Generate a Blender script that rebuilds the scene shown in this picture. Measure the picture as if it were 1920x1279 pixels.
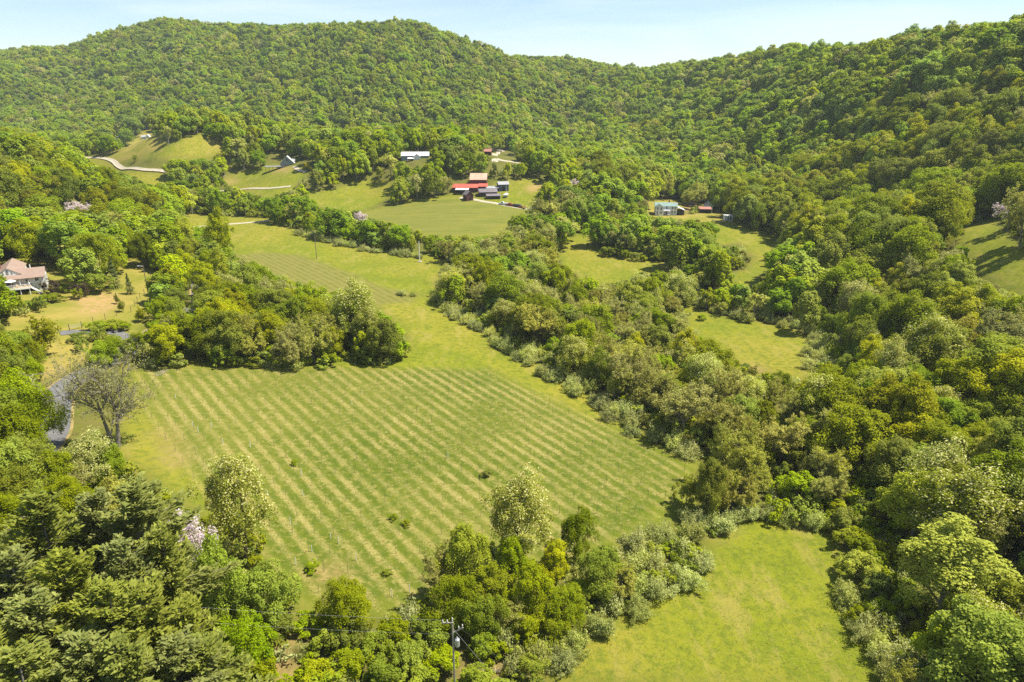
import bpy, math, random
import numpy as np
from mathutils import Vector
R_ = math.radians
for o in list(bpy.data.objects): bpy.data.objects.remove(o)
SC = bpy.context.scene
COL = SC.collection
rng = np.random.default_rng(7)

# ------------------------------------------------------------------ camera, sky, sun, exposure
PITCH_DEG = 19.8
cam = bpy.data.cameras.new('camera'); cam.lens = 24.0; cam.sensor_width = 36.0; cam.clip_start = 1; cam.clip_end = 30000
cam_o = bpy.data.objects.new('camera', cam); COL.objects.link(cam_o)
cam_o.location = (0, 0, 70); cam_o.rotation_euler = (R_(90 - PITCH_DEG), 0, 0)
SC.camera = cam_o
SUN_EL = 61.0; SUN_AZ = 86.0           # azimuth clockwise from +Y (the way the camera looks)
world = bpy.data.worlds.new('World'); SC.world = world; world.use_nodes = True
wn = world.node_tree; wn.nodes.clear()
def wnode(t, **k):
    n = wn.nodes.new(t)
    for a, b in k.items(): setattr(n, a, b)
    return n
sky = wnode('ShaderNodeTexSky'); sky.sky_type = 'NISHITA'; sky.sun_disc = False
sky.sun_elevation = R_(SUN_EL); sky.sun_rotation = R_(SUN_AZ); sky.altitude = 250; sky.air_density = 1.0; sky.dust_density = 0.35; sky.ozone_density = 2.2
bg = wnode('ShaderNodeBackground'); bg.inputs['Strength'].default_value = 0.078
tc = wnode('ShaderNodeTexCoord'); mp = wnode('ShaderNodeMapping'); mp.inputs['Scale'].default_value = (1.3, 1.3, 9.0); mp.inputs['Rotation'].default_value = (0.08, 0.22, 0.5)
nz = wnode('ShaderNodeTexNoise'); nz.inputs['Scale'].default_value = 2.2; nz.inputs['Detail'].default_value = 7; nz.inputs['Roughness'].default_value = .55; nz.inputs['Distortion'].default_value = .6
rp = wnode('ShaderNodeValToRGB'); rp.color_ramp.elements[0].position = .45; rp.color_ramp.elements[1].position = .78
rp.color_ramp.elements[0].color = (0, 0, 0, 1); rp.color_ramp.elements[1].color = (.6, .6, .6, 1)
mx = wnode('ShaderNodeMix'); mx.data_type = 'RGBA'
wo = wnode('ShaderNodeOutputWorld')
wn.links.new(tc.outputs['Generated'], mp.inputs['Vector']); wn.links.new(mp.outputs[0], nz.inputs['Vector']); wn.links.new(nz.outputs[0], rp.inputs[0])
wn.links.new(rp.outputs[0], mx.inputs[0]); wn.links.new(sky.outputs[0], mx.inputs[6]); mx.inputs[7].default_value = (6.2, 6.9, 7.6, 1)   # thin high cirrus
wn.links.new(mx.outputs[2], bg.inputs['Color']); wn.links.new(bg.outputs[0], wo.inputs['Surface'])
sun = bpy.data.lights.new('sun', 'SUN'); sun.energy = 4.7; sun.angle = R_(0.53); sun.color = (1.0, 0.94, 0.80)
sun_o = bpy.data.objects.new('sun', sun); COL.objects.link(sun_o)
_el, _az = R_(SUN_EL), R_(SUN_AZ)
to_sun = Vector((math.sin(_az) * math.cos(_el), math.cos(_az) * math.cos(_el), math.sin(_el)))
sun_o.rotation_euler = to_sun.to_track_quat('Z', 'Y').to_euler(); sun_o.location = (200, 50, 400)
SC.view_settings.view_transform = 'Standard'; SC.view_settings.look = 'None'; SC.view_settings.gamma = 1.0; SC.view_settings.use_curve_mapping = False
SC.view_settings.exposure = 1.06
cy = SC.cycles
cy.max_bounces = 5; cy.diffuse_bounces = 3; cy.glossy_bounces = 2; cy.transmission_bounces = 3; cy.transparent_max_bounces = 6; cy.volume_bounces = 1
cy.use_denoising = False; cy.use_adaptive_sampling = False; cy.sample_clamp_indirect = 4.0
# ------------------------------------------------------------------ survey of the place
EYE = np.array([0.0, 0.0, 70.0]); PITCH = R_(PITCH_DEG); FPX = 1280.0
_F = np.array([0, math.cos(PITCH), -math.sin(PITCH)]); _U = np.array([0, math.sin(PITCH), math.cos(PITCH)])
def ray(u, v):
    return FPX * _F + (u - 960) * np.array([1.0, 0, 0]) + (640 - v) * _U
def at_depth(u, v, Y):
    d = ray(u, v); return EYE + d * (Y / d[1])
def at_height(u, v, z):
    d = ray(u, v); return EYE + d * ((z - 70.0) / d[2])
def project(p):
    q = np.asarray(p, float) - EYE
    dep = q @ _F
    return 960 + FPX * q[..., 0] / dep, 640 - FPX * (q @ _U) / dep, dep

floor_pts = [  # (u, v, ground height)
 (0,1279,5),(250,1279,4),(600,1279,1),(1000,1279,-2),(1400,1279,-3),(1900,1279,-3),(150,1050,6),(400,1050,2.5),
 (1300,1000,-3),(1340,860,-3),(1600,900,-3),(1900,1000,0),(1900,820,6),(1750,800,2),
 (300,800,4),(600,900,0.5),(600,1100,0),(900,900,-.5),(900,1080,-1.5),(1200,900,-2),(300,700,5),(550,690,3),(750,690,2),(920,695,.5),(1100,780,-1),
 (20,850,9),(110,800,6),(130,720,7),(250,640,7.5),(355,580,8.5),(385,500,9.5),(200,560,10.5),(50,548,12.5),(110,480,15),(230,480,12.5),(30,640,11),
 (800,600,1),(800,520,1.5),(600,500,4),(550,430,6),(430,425,7),(400,410,7.5),(700,560,2.5),(480,500,6),
 (1000,640,-2),(1200,700,-2.5),(1400,660,-1.8),(1500,680,-1),(1200,510,0),(1150,470,.5),(1450,430,4),(1250,405,4.5),(1350,412,5.5),(1000,470,1),(870,500,.5),(1300,570,-1),
 (830,415,8),(750,442,4),(850,372,13),(960,390,10.5),(900,374,13),(985,365,14),
 (600,385,9.5),(700,350,15),(500,340,17),(540,318,23),(780,306,29),(935,302,29),(660,320,24),
 (400,335,15),(300,352,13),(200,315,21),(350,285,33),(375,262,40),(275,266,38),(230,320,20),(150,300,24),
 (600,300,28),(850,330,22),(1050,350,17),(1130,400,6)]
crest_pts = [  # (u, v of the tree tops, distance, tree height)
 (0,255,330,15),(80,272,345,15),(160,305,365,14),(250,340,385,12),(330,372,395,10),(130,420,300,12),(20,400,285,12),
 (1920,50,430,15),(1850,62,470,15),(1700,72,540,16),(1640,94,580,16),(1550,86,680,16),(1450,98,780,16),(1350,115,900,16),(1265,137,1050,15),
 (1150,127,1350,15),(1050,120,1450,15),(965,128,1400,15),
 (880,95,1220,15),(800,52,1180,16),(720,38,1150,16),(650,44,1180,16),(560,55,1230,16),(500,54,1290,16),(430,46,1320,16),(340,36,1360,16),
 (260,70,1420,15),(200,92,1470,15),(100,105,1560,15),(0,105,1600,15),
 (720,180,880,14),(500,180,930,14),(300,180,980,14),(100,190,1050,14),(900,200,860,14),(1030,230,900,14),(1180,250,760,14),(700,285,690,12),(450,265,740,14),(950,270,700,13),
 (1850,420,262,0),(1885,535,195,0),(1800,440,245,0),(1700,425,300,6),(1900,640,152,6),(1700,700,152,6),(1750,570,200,6),(1600,560,225,4),(1580,430,350,8),
 (1500,300,480,14),(1650,250,420,14),(1800,220,370,14),(1350,300,560,14),(1250,220,800,14),(1400,200,680,14)]
C = [tuple(at_height(u, v, z)) for u, v, z in floor_pts]
for u, v, Y, h in crest_pts:
    p = at_depth(u, v, Y); C.append((p[0], p[1], p[2] - h))
for u, v, Y, h in crest_pts[7:30]:          # the far side of each ridge falls away again
    p = at_depth(u, v, Y); C.append((p[0] * 1.3, p[1] * 1.3, (p[2] - h) * .6))
C += [(-200, -60, 6), (0, -60, -2), (200, -60, 0), (-160, 40, 7), (160, 40, 0), (-420, 150, 45), (330, 150, 42), (330, 300, 66), (-520, 400, 60), (-300, -60, 15), (300, -60, 20)]
C = np.array(C)
_S = 400.0
def _phi(r2):
    return .5 * r2 * np.log(r2 + 1e-9)
def _solve(C, lam):
    P = C[:, :2] / _S; n = len(P)
    K = _phi(((P[:, None] - P[None]) ** 2).sum(-1)) + lam * np.eye(n)
    Q = np.hstack([np.ones((n, 1)), P]); A = np.zeros((n + 3, n + 3))
    A[:n, :n] = K; A[:n, n:] = Q; A[n:, :n] = Q.T
    return P, np.linalg.solve(A, np.concatenate([C[:, 2], np.zeros(3)]))
_P, _W = _solve(C, .0008)
def height(x, y):
    x = np.atleast_1d(np.asarray(x, float)); y = np.atleast_1d(np.asarray(y, float))
    xc = np.clip(x, -1700, 1500); yc = np.clip(y, -80, 2200)
    out = np.empty(x.shape); fx = xc.ravel() / _S; fy = yc.ravel() / _S; o = out.ravel()
    for i in range(0, fx.size, 20000):
        a, b = fx[i:i+20000], fy[i:i+20000]
        o[i:i+20000] = _phi((a[:, None] - _P[None, :, 0]) ** 2 + (b[:, None] - _P[None, :, 1]) ** 2) @ _W[:-3] + _W[-3] + a * _W[-2] + b * _W[-1]
    z = o.reshape(x.shape)
    k = np.clip((z - 25) / 40, 0, 1)                       # spurs and hollows on the hillsides
    z = z + k * (5 * np.sin(xc / 47 + .6 * np.sin(yc / 90)) * np.sin(yc / 71 + 1.3 + xc / 210) + 2 * np.sin(xc / 19 + yc / 33))
    d = np.maximum(np.maximum(np.abs(x) - 1500, y - 2000), 0)
    return z * np.exp(-(d / 900) ** 2)
def ground_hit(u, v, y0=30, y1=2100, n=700):
    """first point of the ground along the sight line"""
    d = ray(u, v); Y = np.geomspace(y0, y1, n); t = Y / d[1]
    q = EYE[None] + d[None] * t[:, None]; g = q[:, 2] - height(q[:, 0], q[:, 1])
    i = np.argmax(g < 0)
    if g[i] >= 0: return None
    a = g[i-1] / (g[i-1] - g[i]); p = q[i-1] * (1 - a) + q[i] * a
    return p
def _lines(segs):
    out = [segs[0]]
    for end, step in segs[1]:
        while out[-1] < end - 1e-6: out.append(min(out[-1] + step, end))
    return np.array(out)
_gx = _lines((0.0, [(140, 2), (280, 3), (520, 5), (1000, 10), (1700, 25), (3000, 160), (9000, 1000)]))
GX = np.concatenate([-_gx[:0:-1], _gx])
GY = _lines((-900.0, [(-80, 120), (20, 10), (330, 2), (520, 3), (900, 5), (1700, 10), (2300, 30), (12000, 800)]))
_mx, _my = np.meshgrid(GX, GY)
GZ = height(_mx, _my)
def ground(x, y):
    """height of the ground sheet itself"""
    x = np.asarray(x, float); y = np.asarray(y, float)
    i = np.clip(np.searchsorted(GX, x) - 1, 0, len(GX) - 2); j = np.clip(np.searchsorted(GY, y) - 1, 0, len(GY) - 2)
    a = (x - GX[i]) / (GX[i+1] - GX[i]); b = (y - GY[j]) / (GY[j+1] - GY[j])
    return GZ[j, i] * (1-a) * (1-b) + GZ[j, i+1] * a * (1-b) + GZ[j+1, i] * (1-a) * b + GZ[j+1, i+1] * a * b
_YS = np.geomspace(30, 2100, 900)
def spot(u, v, lift=0.0):
    """ground point under the sight line (u, v); lift = height of the seen point above the ground"""
    d = ray(u, v); q = EYE[None] + d[None] * (_YS / d[1])[:, None]
    g = q[:, 2] - lift - ground(q[:, 0], q[:, 1]); i = int(np.argmax(g < 0))
    if g[i] >= 0: i = len(g) - 1
    a = g[i-1] / (g[i-1] - g[i]) if g[i-1] != g[i] else 0
    p = q[i-1] * (1 - a) + q[i] * a
    return np.array([p[0], p[1], float(ground(p[0], p[1]))])
def spots(pts): return [spot(u, v) for u, v in pts]
def inside(u, v, poly):
    u = np.asarray(u); v = np.asarray(v); c = np.zeros(u.shape, bool); n = len(poly)
    for k in range(n):
        (x0, y0), (x1, y1) = poly[k], poly[(k + 1) % n]
        if y0 == y1: continue
        c ^= ((y0 > v) != (y1 > v)) & (u < (x1 - x0) * (v - y0) / (y1 - y0) + x0)
    return c
# ------------------------------------------------------------------ materials
class NT:
    def __init__(s, name):
        s.m = bpy.data.materials.new(name); s.m.use_nodes = True; s.t = s.m.node_tree; s.t.nodes.clear()
        s.out = s.t.nodes.new('ShaderNodeOutputMaterial')
    def n(s, typ, **k):
        x = s.t.nodes.new(typ)
        for a, b in k.items(): setattr(x, a, b)
        return x
    def l(s, a, b): s.t.links.new(a, b)
    def put(s, v, sock):
        if hasattr(v, 'is_output'): s.l(v, sock)
        elif isinstance(v, (tuple, list)) and len(v) == 3 and sock.type == 'RGBA': sock.default_value = (*v, 1)
        else: sock.default_value = v
    def mix(s, f, a, b, mode='MIX'):
        x = s.n('ShaderNodeMix', data_type='RGBA', blend_type=mode)
        s.put(f, x.inputs[0]); s.put(a, x.inputs[6]); s.put(b, x.inputs[7]); return x.outputs[2]
    def math(s, op, a, b=0.0, c=0.0, clamp=False):
        x = s.n('ShaderNodeMath', operation=op, use_clamp=clamp)
        s.put(a, x.inputs[0]); s.put(b, x.inputs[1]); s.put(c, x.inputs[2]); return x.outputs[0]
    def noise(s, scale, detail=4, rough=.55, vec=None, dist=0.0):
        x = s.n('ShaderNodeTexNoise'); x.inputs['Scale'].default_value = scale; x.inputs['Detail'].default_value = detail
        x.inputs['Roughness'].default_value = rough; x.inputs['Distortion'].default_value = dist
        if vec is not None: s.l(vec, x.inputs['Vector'])
        return x.outputs[0]
    def ramp(s, f, lo, hi, clamp=True):
        x = s.n('ShaderNodeMapRange'); x.clamp = clamp; s.put(f, x.inputs[0]); x.inputs[1].default_value = lo; x.inputs[2].default_value = hi; return x.outputs[0]
    def pos(s, scale=None):
        g = s.n('ShaderNodeNewGeometry')
        if scale is None: return g.outputs['Position']
        m = s.n('ShaderNodeMapping'); m.inputs['Scale'].default_value = scale; s.l(g.outputs['Position'], m.inputs['Vector']); return m.outputs[0]
    def attr(s, name):
        return s.n('ShaderNodeAttribute', attribute_name=name)
    def bsdf(s, col, rough=.8, spec=.25, metal=0.0, bump=None, bstr=.3, bdist=.05):
        b = s.n('ShaderNodeBsdfPrincipled'); s.put(col, b.inputs['Base Color']); b.inputs['Roughness'].default_value = rough
        b.inputs['Specular IOR Level'].default_value = spec; b.inputs['Metallic'].default_value = metal
        if bump is not None:
            u = s.n('ShaderNodeBump'); u.inputs['Strength'].default_value = bstr; u.inputs['Distance'].default_value = bdist; s.l(bump, u.inputs['Height']); s.l(u.outputs[0], b.inputs['Normal'])
        s.l(b.outputs[0], s.out.inputs[0]); return b
M = {}
def paint(key, c, rough=.7, var=.18, scale=1.5, metal=0.0, spec=.3, ribs=None):
    """weathered plain surface; ribs = (axis scale vector) for boards or sheet-metal seams"""
    t = NT(key); tc = t.n('ShaderNodeTexCoord').outputs['Object']
    n1 = t.noise(scale, 6, .6, tc); n2 = t.noise(scale * 9, 3, .6, tc)
    col = t.mix(t.ramp(n1, .3, .7), tuple(x * (1 - var) for x in c), tuple(min(1, x * (1 + var)) for x in c))
    col = t.mix(t.math('MULTIPLY', t.ramp(n2, .5, .75), .25 if max(c) < .7 else .08), col, tuple(x * .6 for x in c))
    bump = n2
    if ribs:
        w = t.n('ShaderNodeTexWave'); w.wave_type = 'BANDS'; w.bands_direction = ribs[0]; w.inputs['Scale'].default_value = ribs[1]; t.l(tc, w.inputs['Vector'])
        f = t.ramp(w.outputs['Fac'], .0, .18)
        col = t.mix(f, tuple(x * (.86 if key == 'siding_white' else .62) for x in c), col); bump = f
    t.bsdf(col, rough, spec, metal, bump, .4, .03); M[key] = t.m; return t.m
def leaf(key, dark, light, shift=.25, trans=.42, blossom=None, hue=.0):
    """foliage: colour varies from leaf to leaf and from plant to plant"""
    t = NT(key); a = t.attr('tint'); rnd = t.n('ShaderNodeObjectInfo').outputs['Random']
    col = t.mix(a.outputs['Fac'], dark, light)
    h = t.n('ShaderNodeHueSaturation'); t.l(col, h.inputs['Color'])
    h.inputs['Hue'].default_value = .5
    t.l(t.math('MULTIPLY_ADD', rnd, hue * 2, .5 - hue), h.inputs['Hue'])
    r2 = t.math('FRACT', t.math('MULTIPLY', rnd, 17.31)); r3 = t.math('FRACT', t.math('MULTIPLY', rnd, 53.7))
    t.l(t.math('MULTIPLY_ADD', r2, shift * 2, 1 - shift), h.inputs['Value'])
    t.l(t.math('MULTIPLY_ADD', r3, .25, .92), h.inputs['Saturation'])
    col = h.outputs[0]
    if blossom:
        b = t.attr('bloom'); col = t.mix(b.outputs['Fac'], col, blossom)
    d = t.n('ShaderNodeBsdfPrincipled'); t.l(col, d.inputs['Base Color']); d.inputs['Roughness'].default_value = .62; d.inputs['Specular IOR Level'].default_value = .12
    tr = t.n('ShaderNodeBsdfTranslucent'); t.l(t.mix(.5, col, t.mix(1.0, col, (1.25, 1.2, .5), 'MULTIPLY')), tr.inputs['Color'])
    ms = t.n('ShaderNodeMixShader'); ms.inputs[0].default_value = trans
    t.l(d.outputs[0], ms.inputs[1]); t.l(tr.outputs[0], ms.inputs[2]); t.l(ms.outputs[0], t.out.inputs[0]); M[key] = t.m; return t.m
leaf('leaf_oak', (.164, .204, .010), (.345, .388, .022), shift=.30, hue=.012)
leaf('leaf_poplar', (.242, .270, .016), (.448, .458, .032), shift=.28, hue=.012)
leaf('leaf_maple', (.165, .245, .009), (.345, .425, .018), hue=.010)
leaf('leaf_bud', (.275, .278, .065), (.510, .495, .140), hue=.010)
leaf('leaf_locust', (.220, .255, .030), (.410, .430, .066), blossom=(.74, .70, .32), hue=.01)
leaf('leaf_olive', (.275, .305, .085), (.590, .610, .225), shift=.25, hue=.01)
leaf('leaf_bush', (.170, .215, .015), (.360, .400, .036), shift=.3, hue=.014)
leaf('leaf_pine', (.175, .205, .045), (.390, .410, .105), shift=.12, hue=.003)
leaf('leaf_cedar', (.075, .105, .025), (.170, .200, .050), shift=.2)
leaf('leaf_lilac', (.170, .205, .035), (.310, .330, .070), blossom=(.80, .66, .80), shift=.15)
leaf('leaf_hill', (.162, .235, .018), (.345, .435, .036), shift=.32, hue=.014)
leaf('leaf_hill_light', (.252, .310, .022), (.460, .515, .046), shift=.28, hue=.014)
leaf('leaf_yellow', (.42, .36, .02), (.70, .60, .03), shift=.1)
leaf('leaf_maroon', (.060, .040, .030), (.120, .085, .045), shift=.1)
leaf('straw', (.190, .165, .048), (.410, .350, .140), shift=.1, trans=.15)
leaf('grass_blade', (.150, .165, .020), (.300, .285, .050), shift=.1, trans=.25)
def bark(key, c):
    t = NT(key); tc = t.n('ShaderNodeTexCoord').outputs['Object']; m = t.n('ShaderNodeMapping'); m.inputs['Scale'].default_value = (6, 6, 1); t.l(tc, m.inputs['Vector'])
    n = t.noise(2.0, 5, .6, m.outputs[0]); t.bsdf(t.mix(t.ramp(n, .3, .7), tuple(x * .55 for x in c), c), .9, .1, bump=n, bstr=.6); M[key] = t.m
bark('bark_brown', (.11, .085, .060)); bark('bark_grey', (.27, .24, .20)); bark('bark_pale', (.36, .33, .28))

# roof, wall and timber finishes
paint('wall_white', (.78, .77, .74), .6, .06, .5); paint('siding_white', (.76, .76, .74), .6, .05, .5, ribs=('Z', 3.2)); paint('trim_white', (.80, .79, .77), .5, .05)
paint('roof_tan', (.29, .205, .165), .85, .12, 1.0, ribs=('Y', 2.2)); paint('roof_teal', (.20, .29, .26), .5, .12, .4, ribs=('X', 1.4)); paint('roof_red', (.46, .10, .065), .55, .2, .35, ribs=('X', 1.0))
paint('roof_rust', (.56, .36, .26), .6, .25, .35, ribs=('X', 1.0)); paint('roof_grey', (.33, .33, .34), .55, .12, .4, ribs=('X', 1.0)); paint('roof_slate', (.17, .145, .155), .7, .2, .5, ribs=('X', 1.2))
paint('roof_light', (.62, .62, .61), .5, .1, .4, ribs=('X', 1.0)); paint('roof_rose', (.38, .17, .13), .6, .2, .4, ribs=('X', 1.0))
paint('board_maroon', (.11, .040, .038), .85, .25, .8, ribs=('X', 2.4)); paint('board_dark', (.070, .050, .048), .9, .25, .8, ribs=('X', 2.4)); paint('board_grey', (.115, .125, .14), .9, .2, .8, ribs=('X', 2.4)); paint('wall_shaded', (.20, .25, .28), .7, .1)  # the blue-grey wall finish is white with bluish shade put into its colour
paint('brick_red', (.27, .10, .065), .9, .25, 3.0, ribs=('Z', 5.0)); paint('opening_dark', (.018, .018, .02), .6, .1); paint('concrete', (.42, .39, .34), .9, .15)
paint('timber_post', (.17, .135, .10), .9, .3, 2.0); paint('timber_pale', (.36, .32, .26), .9, .2, 2.0); paint('steel_grey', (.42, .43, .44), .45, .12, metal=.5); paint('tube_white', (.66, .66, .62), .5, .08)
paint('deck_tan', (.44, .33, .22), .8, .15, 1.0, ribs=('X', 3.0)); paint('umbrella_white', (.72, .76, .76), .7, .04); paint('chair_tan', (.50, .36, .20), .7, .1)
paint('wire_dark', (.10, .10, .10), .5, .05); paint('wire_pale', (.40, .40, .39), .5, .05); paint('tyre', (.02, .02, .02), .9, .1); paint('porcelain', (.62, .60, .58), .3, .05); paint('marker_yellow', (.60, .42, .03), .6, .05)
for k, c in dict(car_silver=(.55, .58, .60), car_red=(.24, .035, .03), car_navy=(.025, .04, .075), car_black=(.02, .022, .03), car_orange=(.34, .075, .05)).items(): paint(k, c, .28, .04, spec=.6)
t = NT('window_glass'); t.bsdf((.035, .045, .055), .08, .6); M['window_glass'] = t.m
# road and tracks
t = NT('asphalt'); p = t.pos(); n1 = t.noise(.35, 5, .6, p); n2 = t.noise(9, 3, .6, p)
t.bsdf(t.mix(t.ramp(n1, .3, .7), (.105, .105, .11), (.155, .15, .148)), .85, .3, bump=n2, bstr=.2); M['asphalt'] = t.m
t = NT('gravel'); p = t.pos(); n1 = t.noise(.5, 5, .6, p); n2 = t.noise(6, 3, .6, p)
t.bsdf(t.mix(t.ramp(n1, .3, .7), (.30, .26, .19), (.44, .39, .30)), .95, .1, bump=n2, bstr=.3); M['gravel'] = t.m
t = NT('shoulder_soil'); p = t.pos(); n1 = t.noise(.8, 5, .6, p)
t.bsdf(t.mix(t.ramp(n1, .35, .65), (.17, .155, .035), (.33, .235, .11)), .95, .1, bump=n1, bstr=.4); M['shoulder_soil'] = t.m
# ------------------------------------------------------------------ mesh helpers
def mesh_np(name, V, F, mats, attrs=None, midx=None, smooth=False):
    """V (n,3); F list of (m,k) index arrays"""
    me = bpy.data.meshes.new(name); V = np.asarray(V, np.float32)
    me.vertices.add(len(V)); me.vertices.foreach_set('co', V.ravel())
    F = [np.asarray(f, np.int32) for f in F if len(f)]
    tot = np.concatenate([np.full(len(f), f.shape[1], np.int32) for f in F]); idx = np.concatenate([f.ravel() for f in F])
    me.loops.add(len(idx)); me.loops.foreach_set('vertex_index', idx)
    me.polygons.add(len(tot)); st = np.concatenate([[0], np.cumsum(tot)[:-1]]).astype(np.int32)
    me.polygons.foreach_set('loop_start', st)
    for m in (mats if isinstance(mats, (list, tuple)) else [mats]): me.materials.append(m)
    if midx is not None: me.polygons.foreach_set('material_index', np.asarray(midx, np.int32))
    me.polygons.foreach_set('use_smooth', np.full(len(tot), smooth))
    for k, a in (attrs or {}).items():
        at = me.attributes.new(k, 'FLOAT', 'FACE'); at.data.foreach_set('value', np.asarray(a, np.float32))
    me.update(calc_edges=True); me.validate(); return me
def link(name, data, parent=None, loc=(0, 0, 0), rz=0.0):
    o = bpy.data.objects.new(name, data); COL.objects.link(o); o.location = loc; o.rotation_euler = (0, 0, rz)
    if parent is not None: o.parent = parent
    return o
def tag(o, label=None, cat=None, group=None, kind=None):
    for k, v in (('label', label), ('category', cat), ('group', group), ('kind', kind)):
        if v: o[k] = v
    return o
def thing(name, loc, label, cat, group=None, rz=0.0):
    return tag(link(name, None, None, tuple(map(float, loc)), rz), label, cat, group)
class MB:
    """collects boxes, prisms and tubes and links them as one mesh object"""
    def __init__(s): s.v = []; s.f = []
    def poly(s, pts, faces):
        b = len(s.v); s.v += [tuple(map(float, p)) for p in pts]; s.f += [tuple(b + i for i in f) for f in faces]; return s
    def box(s, x0, x1, y0, y1, z0, z1):
        P = [(x, y, z) for z in (z0, z1) for y in (y0, y1) for x in (x0, x1)]
        return s.poly(P, [(0, 2, 3, 1), (4, 5, 7, 6), (0, 1, 5, 4), (2, 6, 7, 3), (0, 4, 6, 2), (1, 3, 7, 5)])
    def slab(s, quad, th):
        """a thick sheet: 4 corners of its upper face, thickness downwards"""
        q = [Vector(p) for p in quad]; n = (q[1] - q[0]).cross(q[3] - q[0]).normalized()
        if n.z < 0: n = -n
        lo = [p - n * th for p in q]
        return s.poly([*q, *lo], [(0, 1, 2, 3), (7, 6, 5, 4), (0, 4, 5, 1), (1, 5, 6, 2), (2, 6, 7, 3), (3, 7, 4, 0)])
    def tube(s, pts, rad, k=6):
        pts = [Vector(p) for p in pts]; n = len(pts); b = len(s.v)
        if not hasattr(rad, '__len__'): rad = [rad] * n
        for i, p in enumerate(pts):
            d = (pts[min(i + 1, n - 1)] - pts[max(i - 1, 0)]).normalized()
            a = d.orthogonal().normalized(); c = d.cross(a)
            for j in range(k):
                t_ = 2 * math.pi * j / k; q = p + (a * math.cos(t_) + c * math.sin(t_)) * rad[i]; s.v.append(tuple(q))
        for i in range(n - 1):
            for j in range(k):
                s.f.append((b + i * k + j, b + i * k + (j + 1) % k, b + (i + 1) * k + (j + 1) % k, b + (i + 1) * k + j))
        s.f.append(tuple(b + j for j in range(k))[::-1]); s.f.append(tuple(b + (n - 1) * k + j for j in range(k))); return s
    def mesh(s, name, mat):
        me = bpy.data.meshes.new(name); me.from_pydata(s.v, [], s.f); me.materials.append(M[mat]); me.update(); return me
    def build(s, name, mat, parent=None): return link(name, s.mesh(name, mat), parent)

# ------------------------------------------------------------------ clearings: outlines of the open ground as surveyed
CLEAR = dict(
 main=[(430,425),(500,420),(560,432),(640,455),(720,470),(800,482),(835,488),(830,510),(812,540),(836,575),(885,610),(955,650),(1015,690),(1075,717),(1120,750),(1190,803),(1255,835),(1305,853),(1290,880),(1268,925),(1250,960),(1180,975),(1120,990),(1045,1000),(1030,940),(985,905),(925,935),(900,1000),(840,1030),(815,1080),(800,1120),(720,1150),(700,1110),(640,1092),(590,1130),(575,1110),(520,1080),(500,1040),(500,960),(440,870),(385,900),(375,950),(300,890),(230,850),(240,800),(290,745),(275,700),(300,690),(740,690),(765,665),(762,640),(738,605),(705,580),(690,545),(650,540),(600,550),(560,530),(500,505),(440,482),(425,450)],
 water_meadow=[(1078,447),(1098,435),(1115,465),(1170,482),(1230,490),(1278,488),(1255,510),(1200,515),(1150,530),(1100,525),(1060,500),(1045,475)],
 yard_meadow=[(1345,420),(1400,425),(1440,438),(1475,455),(1450,480),(1440,505),(1420,535),(1390,530),(1355,520),(1400,500),(1408,480),(1390,460),(1340,465)],
 creek_meadow=[(1290,572),(1330,590),(1400,605),(1470,615),(1525,640),(1530,665),(1515,712),(1480,705),(1430,692),(1390,680),(1340,650),(1290,610)],
 near_field=[(1040,1279),(1090,1230),(1140,1180),(1200,1130),(1290,1105),(1340,1060),(1352,1020),(1410,983),(1480,978),(1540,1000),(1580,1060),(1588,1130),(1620,1190),(1690,1279)],
 slope_field=[(1785,432),(1830,415),(1872,410),(1888,440),(1920,470),(2180,500),(2180,640),(1920,555),(1880,540),(1830,500)],  # unseen part past the right edge is added, opened to let sun onto the field
 lawn=[(85,560),(125,540),(150,562),(210,532),(250,490),(285,487),(297,512),(283,560),(255,600),(245,635),(205,603),(125,640),(135,680),(82,720),(72,680),(95,640),(0,625),(0,595),(90,590)],
 upper_left=[(136,296),(200,300),(232,318),(312,325),(318,345),(290,350),(245,335),(195,318)],
 knoll=[(280,291),(340,265),(375,256),(405,267),(418,284),(390,297),(330,300)],
 terrace=[(405,342),(450,326),(500,314),(562,314),(568,330),(548,347),(545,358),(500,368),(470,362),(440,352)],
 terrace_low=[(562,366),(620,358),(680,341),(740,343),(735,362),(690,388),(655,396),(600,386)],
 hill_vineyard=[(676,402),(740,385),(800,375),(850,371),(925,378),(985,392),(962,410),(930,438),(880,446),(800,440),(770,424),(700,415)],
 farm=[(928,380),(935,345),(1000,338),(1025,345),(1000,372),(985,392)],
 strip=[(345,402),(440,405),(505,411),(430,426),(350,428)],
 house_yard=[(1222,378),(1290,378),(1292,402),(1335,395),(1375,405),(1368,416),(1320,412),(1290,412),(1222,404)],
 far_yard=[(215,292),(225,280),(262,262),(262,246),(290,246),(295,270),(270,290)],
)
VIEWS = [[(0,485),(90,485),(90,545),(60,560),(0,545)], [(500,294),(552,294),(552,318),(575,330),(500,318)], [(752,292),(806,292),(806,308),(775,312),(752,303)],
         [(842,340),(962,340),(962,385),(842,378)], [(925,285),(968,285),(968,310),(925,303)], [(214,250),(224,250),(224,266),(214,266)], [(1220,378),(1292,378),(1292,404),(1220,404)],
         [(1310,382),(1340,382),(1340,404),(1310,404)], [(1356,402),(1376,402),(1376,416),(1356,416)], [(72,735),(130,700),(145,700),(140,825),(95,826),(78,790)], [(590,440),(600,440),(600,490),(590,490)],
         [(780,455),(796,455),(796,495),(780,495)], [(240,630),(272,630),(272,652),(250,652)], [(352,562),(376,560),(376,585),(350,592)],
         [(566,303),(585,303),(585,324),(566,324)], [(905,278),(920,278),(920,292),(905,292)], [(127,385),(165,385),(165,400),(127,400)]]
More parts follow.
